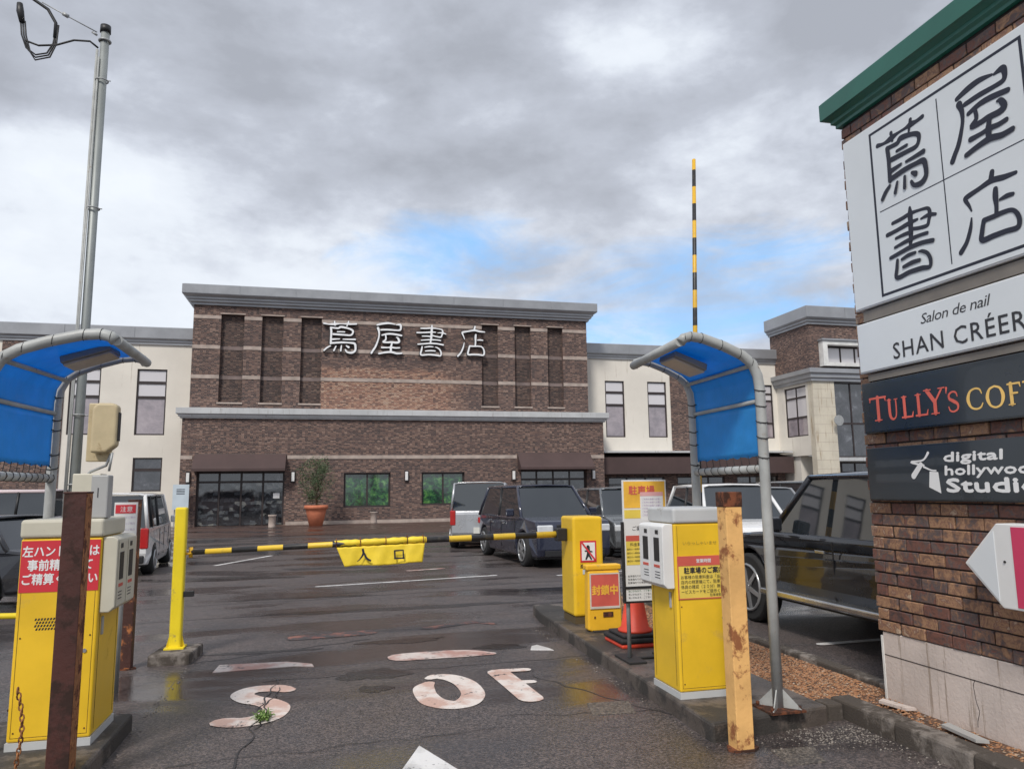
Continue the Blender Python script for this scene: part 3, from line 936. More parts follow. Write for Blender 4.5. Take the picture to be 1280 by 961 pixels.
def wiggle(p0, p1, n, amp, seed):
    rr = random.Random(seed)
    out = []
    for i in range(n + 1):
        t = i / n
        dx, dy = p1[0] - p0[0], p1[1] - p0[1]
        L = math.hypot(dx, dy)
        o = rr.uniform(-amp, amp) * (1 if 0 < i < n else 0)
        out.append((p0[0] + dx * t - dy / L * o, p0[1] + dy * t + dx / L * o, 0.5))
    return out


for i, (p0, p1, wd, n) in enumerate([((-1.25, 7.85), (0.45, 8.55), .016, 14), ((-5, 11.35), (6, 12.6), .014, 20), ((-6, 10.2), (2.4, 10.75), .012, 16),
                                     ((-0.53, 4.6), (-0.40, 7.0), .007, 16), ((-0.46, 5.6), (-0.36, 6.7), .006, 12), ((-0.9, 5.0), (1.2, 5.2), .004, 16), ((1.25, 5.45), (2.38, 5.25), .004, 10),
                                     ((1.75, 6.5), (2.40, 5.15), .010, 10), ((-0.5, 6.95), (2.5, 7.1), .008, 14), ((0.1, 12.4), (4.5, 12.9), .02, 12)]):
    b = MB()
    b.ribbon([(x, y_, wd * random.uniform(0.5, 1.3)) for x, y_, _ in wiggle(p0, p1, n, 0.035, i)], ground_fn(0.0062 if i in (3, 4, 5) else 0.0015), sub=3)
    props(b.build('tar_seam', M_seam), kind='structure')
for i, (cx, cy, rx, ry) in enumerate([(0.42, 6.95, .26, .22), (0.40, 6.45, .12, .12), (1.75, 7.75, .26, .12), (0.8, 8.35, 0.5, 0.10), (-0.62, 8.2, .5, .07),
                                      (1.0, 10.6, 1.5, .16), (0.2, 16.5, 1.1, .25), (-1.9, 15.2, 1.3, .3), (0.9, 19.0, 1.5, .5), (3.7, 11.8, .9, .22), (-0.3, 12.1, .9, .12)]):
    ground_patch('wet_patch', blob(cx, cy, rx, ry, seed=i + 3, jit=0.35), M_stain, 0.0028)
ground_patch('asphalt_patch', [(1.86, 5.28), (2.18, 5.25), (2.24, 5.55), (1.92, 5.58)], asphalt_mat('patched_asphalt', (0.085, 0.075, 0.068), 0.2, tint=(0.10, 0.085, 0.07)), 0.003)
ground_patch('asphalt_patch', [(2.62, 4.05), (2.86, 4.05), (2.95, 4.3), (2.66, 4.32)], MATS['patched_asphalt'], 0.003)

# ------------------------------------------------------------------ the bookstore building
bld = thing('brick_building', 'large two storey brown brick bookstore with grey cornices, beige wings and four big white characters', 'building', (3.8, 38, 0))


def wall_holes(name, u0, u1, z0, z1, holes, fn, depth, m_, parent, back=None):
    """wall face on fn(u, v, lift) with openings and their reveals; closed at the back by a second skin"""
    us = sorted({u0, u1, *[h[0] for h in holes], *[h[2] for h in holes]})
    zs = sorted({z0, z1, *[h[1] for h in holes], *[h[3] for h in holes]})
    b = MB()
    for i in range(len(us) - 1):
        for j in range(len(zs) - 1):
            cu, cz = (us[i] + us[i + 1]) / 2, (zs[j] + zs[j + 1]) / 2
            if any(h[0] < cu < h[2] and h[1] < cz < h[3] for h in holes):
                continue
            b.quad(fn(us[i], zs[j], 0), fn(us[i + 1], zs[j], 0), fn(us[i + 1], zs[j + 1], 0), fn(us[i], zs[j + 1], 0))
    for (a, c, d, e) in holes:
        P = [(a, c), (d, c), (d, e), (a, e)]
        for k in range(4):
            p, q = P[k], P[(k + 1) % 4]
            b.quad(fn(*p, 0), fn(*q, 0), fn(*q, -depth), fn(*p, -depth))
    P = [(u0, z0), (u1, z0), (u1, z1), (u0, z1)]
    for k in range(4):
        p, q = P[k], P[(k + 1) % 4]
        b.quad(fn(*p, 0), fn(*q, 0), fn(*q, -depth - 0.4), fn(*p, -depth - 0.4))
    b.quad(*[fn(*p, -depth - 0.4) for p in P])
    return b.build(name, m_, parent)


def cornice(x0, x1, yf, yb, prof, m_, parent, panel=None, name='cornice', gap=2.3):
    """moulding swept round three sides; prof = (out, z) from the bottom up"""
    b = MB()
    rows = []
    for (o, z) in prof:
        rows.append([(x0 - o, yb, z), (x0 - o, yf - o, z), (x1 + o, yf - o, z), (x1 + o, yb, z)])
    for i in range(len(rows) - 1):
        for k in range(3):
            b.quad(rows[i][k], rows[i][k + 1], rows[i + 1][k + 1], rows[i + 1][k])
    t = rows[-1]
    b.quad(*t)
    b.quad(*rows[0][::-1])
    c = b.build(name, m_, parent)
    if panel:
        o, za, zb = panel
        n = max(1, round((x1 - x0 + 2 * o) / gap))
        w_ = (x1 - x0 + 2 * o) / n
        for i in range(n):
            p = MB()
            p.box(x0 - o + i * w_ + 0.012, yf - o - 0.018, za, x0 - o + (i + 1) * w_ - 0.012, yf - o - 0.002, zb)
            p.build('fascia_panel', m_, c)
    return c


FY = face_y
# lower block
dy = 0.30
holesL = [(-6.1, 0.02, -2.1, 2.62), (0.71, 0.80, 3.0, 2.50), (4.56, 0.85, 6.77, 2.50), (9.75, 0.02, 13.4, 2.62)]
wall_holes('brick_wall', -6.85, 14.4, 0, 5.16, holesL, FY(38), dy, M_brickfar, bld)
b = MB()
b.box(-6.85, 38.72, 0, 14.4, 46, 5.6)
b.build('lower_floor', M_brickfar, bld)
PROF_MID = [(0.0, 5.14), (0.10, 5.14), (0.10, 5.20), (0.17, 5.22), (0.17, 5.30), (0.26, 5.33), (0.26, 5.62), (0.0, 5.66)]
cornice(-6.85, 14.4, 38, 40, PROF_MID, M_cornice2, bld, (0.26, 5.35, 5.61))
for (a, c) in ((-6.85, -6.32), (-2.0, 9.55), (13.62, 14.4)):
    b = MB()
    b.box(a, 37.975, 3.19, c, 38.02, 3.37)
    b.build('stone_band', M_band, bld)
b = MB()
b.box(-2.0, 37.97, 0.02, 9.6, 38.01, 0.18)
b.build('plinth', M_band, bld)


def awning(x0, x1, y, zt, zb, out, parent, front=0.12):
    b = MB()
    b.prism([(y, zt), (y - out, zb + front), (y - out, zb), (y, zb)], lambda u, v, d: (d, u, v), x0, x1)
    return b.build('awning', M_awn, parent)


awning(-6.23, -2.05, 37.99, 3.42, 2.60, 0.75, bld)
awning(9.58, 13.6, 37.99, 3.49, 2.60, 0.75, bld)


def window(x0, z0, x1, z1, y, parent, panes=(0.205, 0.43), m_glass=M_glass, m_top=M_glasspale, th=0.07, cols=1, bar=0.14, m_frame=M_frame, fn=None, sill=True):
    """framed window; panes = positions of the cross bars measured from the top"""
    fn = fn or FY(y)
    fr = MB()
    H = z1 - z0

    def bar_(a, c, d, e, l0=0.0, l1=0.06):
        n = len(fr.v)
        for l in (l1, l0):
            for (u, v) in ((a, c), (d, c), (d, e), (a, e)):
                fr.v.append(Vector(fn(u, v, l)))
        for q in ((0, 1, 2, 3), (7, 6, 5, 4), (0, 4, 5, 1), (1, 5, 6, 2), (2, 6, 7, 3), (3, 7, 4, 0)):
            fr.face(tuple(n + i for i in q))
    bar_(x0, z0, x0 + th, z1)
    bar_(x1 - th, z0, x1, z1)
    bar_(x0 + th, z0, x1 - th, z0 + th)
    bar_(x0 + th, z1 - th, x1 - th, z1)
    zs = [z1 - th]
    for p in panes:
        zc = z1 - p * H
        bar_(x0 + th, zc - bar / 2, x1 - th, zc + bar / 2, l1=0.055)
        zs += [zc + bar / 2, zc - bar / 2]
    zs.append(z0 + th)
    for k in range(1, cols):
        xc = x0 + (x1 - x0) * k / cols
        bar_(xc - 0.04, z0 + th, xc + 0.04, z1 - th, l1=0.05)
    wf = fr.build('window', m_frame, parent)
    for i in range(0, len(zs), 2):
        for k in range(cols):
            a = x0 + th + (x1 - x0 - 2 * th) * k / cols
            d = x0 + th + (x1 - x0 - 2 * th) * (k + 1) / cols
            pm = MB()
            pm.quad(fn(a, zs[i + 1], 0.015), fn(d, zs[i + 1], 0.015), fn(d, zs[i], 0.015), fn(a, zs[i], 0.015))
            pm.quad(fn(a, zs[i + 1], 0.005), fn(d, zs[i + 1], 0.005), fn(d, zs[i], 0.005), fn(a, zs[i], 0.005))
            pm.build('pane', m_top if i < 2 * 2 and len(zs) > 4 else m_glass, wf)
    return wf


window(0.71, 0.80, 3.0, 2.50, 38.22, bld, panes=(), m_glass=M_glassgreen, cols=2, th=0.09)
window(4.56, 0.85, 6.77, 2.50, 38.22, bld, panes=(), m_glass=M_glassgreen, cols=2, th=0.09)


def shopdoor(x0, x1, z1, n):
    fr = MB()
    y = 38.28
    fr.box(x0, y - 0.06, 0.02, x0 + 0.09, y, z1)
    fr.box(x1 - 0.09, y - 0.06, 0.02, x1, y, z1)
    fr.box(x0 + 0.09, y - 0.06, z1 - 0.12, x1 - 0.09, y, z1)
    fr.box(x0 + 0.09, y - 0.06, 2.06, x1 - 0.09, y, 2.14)
    for i in range(1, n):
        xc = x0 + (x1 - x0) * i / n
        fr.box(xc - 0.035, y - 0.05, 0.02, xc + 0.035, y - 0.002, z1 - 0.12)
    d = fr.build('entrance_door', M_frame, bld)
    for i in range(n):
        a, c = x0 + (x1 - x0) * i / n, x0 + (x1 - x0) * (i + 1) / n
        g = MB()
        g.box(a + 0.05, y - 0.03, 0.05, c - 0.05, y - 0.02, 2.05)
        g.build('pane', M_glassshop, d)
        g = MB()
        g.box(a + 0.05, y - 0.03, 2.15, c - 0.05, y - 0.02, z1 - 0.12)
        g.build('pane', M_glassdark, d)


shopdoor(-6.1, -2.1, 2.62, 4)
shopdoor(9.75, 13.4, 2.62, 4)
b = MB()
b.box(-2.62, 38.21, 1.30, -2.32, 38.215, 1.55)
b.build('notice', M_whiteprint, bld)
for x in (-6.46, -1.70, 3.79, 9.35, 13.75):
    t = MB()
    t.box(x - 0.10, 37.93, 2.02, x + 0.10, 37.99, 2.62)
    lb = t.build('wall_lamp', M_frame, bld)
    t = MB()
    t.box(x - 0.07, 37.84, 2.10, x + 0.07, 37.928, 2.54)
    t.build('lamp_shade', M_white, lb, bevel=0.02)

# upper block
REC = [(-5.36, -4.27), (-3.43, -2.40), (-1.53, -0.52), (7.81, 8.70), (9.63, 10.53), (11.49, 12.36)]
holesU = [(a, 5.98, c, 10.38) for a, c in REC]
wall_holes('brick_wall', -6.65, 13.76, 5.64, 10.84, holesU, FY(38.5), 0.24, M_brickpatch, bld)
b = MB()
b.box(-6.65, 39.15, 5.62, 13.76, 47, 10.9)
b.build('upper_floor', M_brickfar, bld)
PROF_TOP = [(0.0, 10.80), (0.12, 10.80), (0.12, 10.88), (0.24, 10.94), (0.24, 11.02), (0.32, 11.06), (0.32, 11.14), (0.46, 11.22), (0.50, 11.26), (0.50, 11.72), (0.40, 11.76)]
cornice(-6.65, 13.76, 38.5, 47, PROF_TOP, M_cornice, bld, (0.50, 11.28, 11.71), gap=2.6)
piers = [(-6.65, -5.36), (-4.27, -3.43), (-2.40, -1.53), (-0.52, 7.81), (8.70, 9.63), (10.53, 11.49), (12.36, 13.76)]
for z0, z1 in ((10.13, 10.30), (8.62, 8.80), (7.14, 7.32)):
    for (a, c) in piers:
        b = MB()
        b.box(a, 38.475, z0, c, 38.52, z1)
        b.build('stone_band', M_band, bld)
    for (a, c) in REC:
        if z1 > 10:
            continue
        b = MB()
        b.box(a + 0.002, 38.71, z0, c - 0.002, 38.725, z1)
        b.build('stone_band', M_bandrecess, bld)
for (a, c) in REC:
    b = MB()
    b.box(a + 0.001, 38.728, 5.98, c - 0.001, 38.79, 10.38)
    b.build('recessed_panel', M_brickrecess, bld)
    b = MB()
    b.box(a - 0.06, 38.44, 5.90, c + 0.04, 38.9, 5.975)
    b.build('window_sill', M_band, bld)
    b = MB()
    b.box(a - 0.05, 38.46, 10.383, c + 0.05, 38.50, 10.44)
    b.build('lintel', M_band, bld)

# the four characters over the entrance
SC = 1.52 / 0.76
for key, x, wd in (('tsuta', -0.42, 1.0), ('ya', 1.98, 1.0), ('sho', 4.32, 1.0), ('ten', 6.48, 1.0)):
    st = GLYPHS[key]
    us = [p[0] for l in st for p in l]
    zs_ = [p[1] for l in st for p in l]
    u0, u1, v0, v1 = min(us), max(us), min(zs_), max(zs_)
    wdt = {'tsuta': 1.62, 'ya': 1.55, 'sho': 1.52, 'ten': 1.45}[key]
    hgt = 1.62
    sx_, sz_ = wdt / (u1 - u0), hgt / (v1 - v0)
    zb = {'tsuta': 8.60, 'ya': 8.60, 'sho': 8.58, 'ten': 8.60}[key]
    lab = {'tsuta': 'first character from the left', 'ya': 'second character, shaped like a roof over a floor', 'sho': 'third character, with many level strokes', 'ten': 'last character, with a small box at its foot'}[key]
    b = MB()
    for i, l in enumerate(st):
        b.ribbon([(x + (p[0] - u0) * sx_, zb + (p[1] - v0) * sz_, p[2] * 1.85 * 1.05) for p in l], FY(38.30), 0.0006 * i, depth=0.10, sub=4)
    ch = b.build('sign_character', [M_glyph, M_lettershade_backing], bld, label='white channel letter, ' + lab)
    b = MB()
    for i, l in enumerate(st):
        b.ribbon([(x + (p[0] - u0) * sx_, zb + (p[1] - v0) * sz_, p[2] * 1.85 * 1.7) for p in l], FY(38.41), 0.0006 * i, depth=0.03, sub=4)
    b.build('backing', [M_lettershade_backing, M_lettershade_backing], ch)

# wings
PROF_W = [(0.0, 9.0), (0.08, 9.0), (0.08, 9.10), (0.14, 9.14), (0.14, 9.22), (0.24, 9.28), (0.24, 9.84), (0.18, 9.88)]
WL = [(-9.39, 4.46, -8.01, 7.76), (-12.40, 4.46, -11.02, 7.76), (-9.37, 1.70, -8.03, 3.35)]
wall_holes('rendered_wall', -12.6, -6.6, 0, 9.02, WL, FY(40), 0.18, M_beige, bld)
wall_holes('brick_wall', -15.4, -12.602, 0, 9.02, [], FY(39.95), 0.18, M_brickfar, bld)
wall_holes('rendered_wall', -25, -15.402, 0, 9.02, [(-18.4, 4.46, -17.0, 7.76), (-21.4, 4.46, -20.0, 7.76)], FY(40), 0.18, M_beige, bld)
cornice(-25, -6.655, 40, 48, PROF_W, M_cornice, bld, (0.24, 9.30, 9.83), gap=3.0)
for (a, c, d, e) in WL[:2] + [(-18.4, 4.46, -17.0, 7.76), (-21.4, 4.46, -20.0, 7.76)]:
    window(a, c, d, e, 40.12, bld)
window(*WL[2], 40.12, bld, panes=(0.36,), m_glass=M_glassdark, m_top=M_glassdark)
WR = [(15.34, 4.47, 16.52, 7.73), (17.97, 4.47, 19.16, 7.73)]
WR2 = [(23.3, 4.45, 24.5, 7.70), (25.0, 4.45, 26.2, 7.70)]
wall_holes('rendered_wall', 13.8, 19.40, 3.6, 9.02, WR, FY(40), 0.18, M_beige, bld)
wall_holes('brick_wall', 19.402, 22.60, 3.6, 9.02, [], FY(39.95), 0.18, M_brickfar, bld)
wall_holes('rendered_wall', 22.602, 26.48, 3.3, 9.02, WR2, FY(40), 0.18, M_beige, bld)
cornice(13.765, 26.40, 40, 48, PROF_W, M_cornice, bld, (0.24, 9.30, 9.83), gap=3.0)
for r_ in WR:
    window(*r_, 40.12, bld)
for r_ in WR2:
    window(*r_, 40.12, bld, panes=(0.17, 0.30, 0.72), cols=2, bar=0.10, m_glass=M_glass)
b = MB()
b.box(13.82, 38.6, 3.52, 26.4, 40.0, 3.62)
b.build('awning_flashing', M_cornice2, bld)
awning(14.45, 26.44, 39.98, 3.51, 2.35, 1.35, bld, front=0.9)
wall_holes('shop_wall', 14.42, 26.40, 0, 2.34, [(15.2, 0.1, 18.6, 2.2), (19.4, 0.1, 22.4, 2.2), (23.2, 0.1, 25.9, 2.2)], FY(39.5), 0.2, M_brickfar, bld)
for a, c in ((15.2, 18.6), (19.4, 22.4), (23.2, 25.9)):
    window(a, 0.1, c, 2.2, 39.65, bld, panes=(0.2,), m_glass=M_glassdark, m_top=M_glassdark, cols=3, bar=0.06)

# projecting entrance block at the right
X0 = 26.48
FM = lambda x: (lambda u, v, l: (x - l, u, v))
wall_holes('brick_wall', X0, 36.0, 8.2, 10.78, [(27.55, 8.42, 31.4, 9.62)], FY(36.5), 0.5, M_brickfar, bld)
b = MB()
b.box(X0 + 0.004, 36.502 + 0.92, 8.2, 35.99, 40.37, 10.77)
b.build('brick_wall', M_brickfar, bld)
b = MB()
b.box(X0 - 0.006, 36.503, 8.2, X0 - 0.001, 40.38, 10.78)
b.build('side_wall', M_brickfar, bld)
cornice(X0, 36.0, 36.5, 40.4, [(o, z + 0.0) for o, z in [(0.0, 10.74), (0.10, 10.74), (0.10, 10.84), (0.20, 10.90), (0.20, 10.98), (0.30, 11.04), (0.34, 11.10), (0.34, 11.74), (0.26, 11.78)]], M_cornice, bld, (0.34, 11.12, 11.73), gap=2.8)
cornice(X0, 36.0, 36.5, 41, [(0.0, 7.46), (0.14, 7.46), (0.14, 7.60), (0.24, 7.66), (0.24, 7.84), (0.36, 7.92), (0.36, 8.16), (0.0, 8.24)], M_cornice, bld)
wall_holes('side_wall', 36.9, 40.4, 3.3, 7.48, [(37.15, 4.42, 39.25, 7.32)], lambda u, v, l: (X0 - l, u, v), 0.2, M_beige, bld)
window(37.15, 4.42, 39.25, 7.32, 0, bld, panes=(0.22, 0.62), cols=2, bar=0.10, fn=lambda u, v, l: (X0 + 0.14 - l, u, v), m_frame=M_frame)
b = MB()
b.box(X0 - 0.04, 36.46, 0, 27.86, 36.898, 7.47)
b.build('pillar', M_tile, bld)
for k in range(14):
    b = MB()
    b.box(X0 - 0.043, 36.456, 0.5 + 0.5 * k, 27.863, 36.50, 0.512 + 0.5 * k)
    b.build('tile_joint', M_band, bld)
b = MB()
b.box(31.6, 36.46, 0, 33.0, 36.898, 7.47)
b.build('pillar', M_tile, bld)
b = MB()
b.box(27.864, 36.52, 2.95, 31.6, 36.9, 3.15)
b.build('lintel', M_cornice2, bld)
window(27.90, 3.16, 31.55, 7.44, 36.8, bld, panes=(0.55,), cols=3, m_glass=M_glassdark, m_top=M_glassdark, bar=0.1)
window(27.90, 0.05, 31.55, 2.9, 37.6, bld, panes=(0.2,), cols=4, m_glass=M_glassdark, m_top=M_glassdark, bar=0.1)
b = MB()
for (x0_, z0_, x1_, z1_) in ((27.05, 8.30, 31.9, 8.50), (27.05, 9.52, 31.9, 9.74), (27.05, 8.50, 27.35, 9.52)):
    b.box(x0_, 36.10, z0_, x1_, 36.49, z1_)
b.build('balcony_surround', M_framewhite, bld)
b = MB()
b.box(26.98, 36.02, 9.76, 31.95, 36.46, 9.86)
b.build('balcony_cap', M_cornice, bld)
window(27.62, 8.52, 30.5, 9.50, 36.7, bld, panes=(), cols=3, th=0.06, m_glass=M_glasspale)
b = MB()
b.tube([(27.95, 36.44, 5.20), (27.95, 36.10, 5.20)], 0.03)
b.tube([(27.72, 36.09, 5.20), (27.72, 36.05, 5.20)], 0.30, 18)
b.build('security_lamp', M_galv, bld)
for q in ((14.5, 40.62, 0, 26.4, 48, 9.0), (-25, 40.62, 0, -6.9, 48, 9.0), (26.6, 38.2, 0, 35.9, 42.9, 3.3)):
    b = MB()
    b.box(*q)
    b.build('inner_block', M_beige, bld)
# ------------------------------------------------------------------ brick sign wall at the right
WX = 3.88
sw = thing('sign_wall', 'tall brown brick sign wall with green metal cap on a stained pale concrete base', 'sign wall', (WX, 3.9, 0.1))
Y_FAR, Y_NEAR = 4.775, 2.60
b = MB()
b.box(WX + 0.012, Y_NEAR, 0.562, WX + 0.40, Y_FAR - 0.012, 4.42)
b.build('mortar_core', M_mortar, sw)
b = MB()
b.box(WX + 0.006, Y_NEAR - 0.01, 0.05, WX + 0.42, Y_FAR - 0.02, 0.56)
b.build('concrete_base', M_conclight, sw, bevel=0.006)
b = MB()
b.box(WX + 0.002, Y_FAR - 0.022, 0.06, WX + 0.43, Y_FAR - 0.004, 0.53)
b.build('corner_strip', M_framewhite, sw)
for z in (0.40,):
    b = MB()
    b.box(WX + 0.0035, Y_NEAR, z, WX + 0.02, Y_FAR - 0.03, z + 0.005)
    b.build('cast_joint', M_mortar, sw)
# crack running down the base
b = MB()
b.ribbon([(-(3.98 + 0.004 * math.sin(k * 2.1) + 0.012 * math.sin(k * 0.9)), 0.40 - k * 0.034, 0.0022) for k in range(9)], lambda u, v, l: (WX + 0.0055 - l, -u, v), 0.0, sub=2)
b.build('crack', M_mortar, sw)
COURSE = 0.083
BL = 0.218
mesh_cache = []


def brick_mesh(L, seed):
    rr = random.Random(seed)
    b = MB()
    h, d = COURSE - 0.010, 0.10
    n = len(b.v)
    for x in (0.0, d):
        for (y, z) in ((0, 0), (L, 0), (L, h), (0, h)):
            b.v.append(Vector((x + rr.uniform(-0.002, 0.002), y + rr.uniform(-0.002, 0.002), z + rr.uniform(-0.0018, 0.0018))))
    for q in ((0, 3, 2, 1), (4, 5, 6, 7), (0, 1, 5, 4), (1, 2, 6, 5), (2, 3, 7, 6), (3, 0, 4, 7)):
        b.face(tuple(n + i for i in q))
    tmp = b.build('brick', M_nbrick)
    me = tmp.data
    bm = bmesh.new()
    bm.from_mesh(me)
    bmesh.ops.bevel(bm, geom=list(bm.edges), offset=0.0035, segments=1, affect='EDGES')
    bm.to_mesh(me)
    bm.free()
    bpy.data.objects.remove(tmp)
    return me


FULL = [brick_mesh(BL - 0.009, s) for s in range(4)]
HALF = [brick_mesh(BL / 2 - 0.009, s + 10) for s in range(3)]
GAPS = [(0.55, 1.53), (1.83, 2.01), (2.29, 2.44), (2.74, 2.92), (4.16, 4.45)]
rrb = random.Random(4)
nrow = int((4.42 - 0.565) / COURSE)
for r in range(nrow):
    z = 0.567 + r * COURSE
    inner = any(a - COURSE < z < c for a, c in GAPS)
    y = Y_FAR
    k = 0
    while y > Y_NEAR:
        half = (k == 0 and r % 2 == 1)
        L = BL / 2 if half else BL
        if inner or k < (2 if half or r % 2 else 1):
            o = bpy.data.objects.new('brick', rrb.choice(HALF if half else FULL))
            COL.objects.link(o)
            o.parent = sw
            proud = rrb.uniform(-0.004, 0.005)
            tooth = 0.012 if (k == 0 and r % 2 == 0) else 0.0
            o.location = Vector((WX + proud - 0.001, y - L + 0.004 + tooth, z)) - Vector((WX, 3.9, 0.1))
            o.rotation_euler = (0, 0, R(rrb.uniform(-0.25, 0.25)))
        y -= L
        k += 1
# end face bricks (towards the car park)
for r in range(nrow):
    z = 0.567 + r * COURSE
    for k in range(2):
        o = bpy.data.objects.new('brick', rrb.choice(HALF if (r + k) % 2 else FULL))
        COL.objects.link(o)
        o.parent = sw
        o.rotation_euler = (0, 0, R(-90))
        xs_ = WX + 0.106 + (0 if k == 0 else (0.109 if (r % 2) else 0.218))
        if k == 0:
            o.data = HALF[r % 3] if r % 2 else FULL[r % 4]
        else:
            o.data = FULL[r % 4] if r % 2 else HALF[r % 3]
        o.location = Vector((xs_, Y_FAR, z)) - Vector((WX, 3.9, 0.1))
# green cap, profile swept round the wall head
b = MB()
prof = [(0.0, 4.40), (0.025, 4.40), (0.025, 4.425), (0.05, 4.44), (0.05, 4.465), (0.085, 4.485), (0.105, 4.49), (0.105, 4.625), (0.09, 4.64)]
rows = []
for (o_, z) in prof:
    rows.append([(WX - o_, Y_NEAR - o_, z), (WX - o_, Y_FAR + o_, z), (WX + 0.4 + o_, Y_FAR + o_, z), (WX + 0.4 + o_, Y_NEAR - o_, z)])
for i in range(len(rows) - 1):
    for k in range(4):
        b.quad(rows[i][k], rows[i][(k + 1) % 4], rows[i + 1][(k + 1) % 4], rows[i + 1][k])
b.quad(*rows[-1])
b.quad(*rows[0])
b.build('cap', M_green, sw)

SX = 3.82            # sign faces
GW = dict(group='tenant signs on the brick sign wall')


def sign_box(name, label, z0, z1, m_face, m_edge, y0=4.70, y1=2.80, edge=0.012):
    t = thing(name, label, 'sign', (SX, (y0 + y1) / 2, z0), **GW)
    b = MB()
    b.box(SX + 0.006, y1, z0, WX + 0.01, y0, z1)
    b.build('sign_case', m_edge, t, bevel=0.004)
    b = MB()
    b.box(SX, y1 + edge, z0 + edge, SX + 0.008, y0 - edge, z1 - edge)
    b.build('face', m_face, t)
    return t


S1 = sign_box('large_sign', 'big square white sign with four dark brush characters in ruled cells', 2.885, 4.22, M_sign, M_signedge)
F = face_mx(SX - 0.0005)
yl, yc, yr_ = 4.400, 3.782, 3.164
zt, zm, zb = 4.148, 3.543, 2.937
b = MB()
for (a, c, wd) in (((-yl, zb), (-yl, zt), 0.0095), ((-yl, zt), (-yr_, zt), 0.0095), ((-yr_, zt), (-yr_, zb), 0.0095), ((-yr_, zb), (-yl, zb), 0.0095)):
    if a[0] == c[0]:
        b.box(SX - 0.0014, -a[0] - wd, min(a[1], c[1]) - wd, SX - 0.0002, -a[0] + wd, max(a[1], c[1]) + wd)
    else:
        b.box(SX - 0.0011, min(-a[0], -c[0]) + wd, a[1] - wd, SX - 0.0002, max(-a[0], -c[0]) - wd, a[1] + wd)
b.box(SX - 0.0012, yc - 0.004, zb + 0.045, SX - 0.0002, yc + 0.004, zt - 0.045)
b.box(SX - 0.0009, yr_ + 0.04, zm - 0.0035, SX - 0.0002, yl - 0.04, zm + 0.0035)
b.build('ruled_frame', M_navyprint, S1)
CELLW, CELLH = yl - yc, zt - zm
for key, c_, r_ in (('tsuta', 0, 0), ('ya', 1, 0), ('sho', 0, 1), ('ten', 1, 1)):
    b = MB()
    for i, l in enumerate(GLYPHS[key]):
        b.ribbon([(-(yl - (c_ + p[0]) * CELLW), (zb if r_ else zm) + p[1] * CELLH, p[2] * CELLH * 1.22) for p in l], F, 0.0006 + 0.0005 * i)
    b.build('character', M_navyprint, S1)
    for e in ():
        pass

S2 = sign_box('salon_sign', 'long white nail salon sign with thin dark lettering below the big square sign', 2.412, 2.782, M_sign, M_signedge)
lettering('SHAN CRÉER', 0.163, F, -4.352, 2.466, 0.001, M_blackprint, S2, spacing=1.12, xs=1.0, bold=0.0008)
lettering('Salon de nail', 0.098, F, -4.085, 2.657, 0.001, M_blackprint, S2, shear=0.25, spacing=0.92, width=0.55)

for z0_, z1_ in ((2.796, 2.872), (2.350, 2.398)):
    b = MB()
    b.box(SX + 0.022, 2.84, z0_, WX + 0.005, 4.64, z1_)
    b.build('shaded_underside', M_signgrey, sw)  # added dark strip standing for the shaded underside of the sign above
S3 = sign_box('coffee_sign', 'long black coffee shop sign with coral and gold serif lettering', 1.968, 2.338, M_signblack, M_signblack)


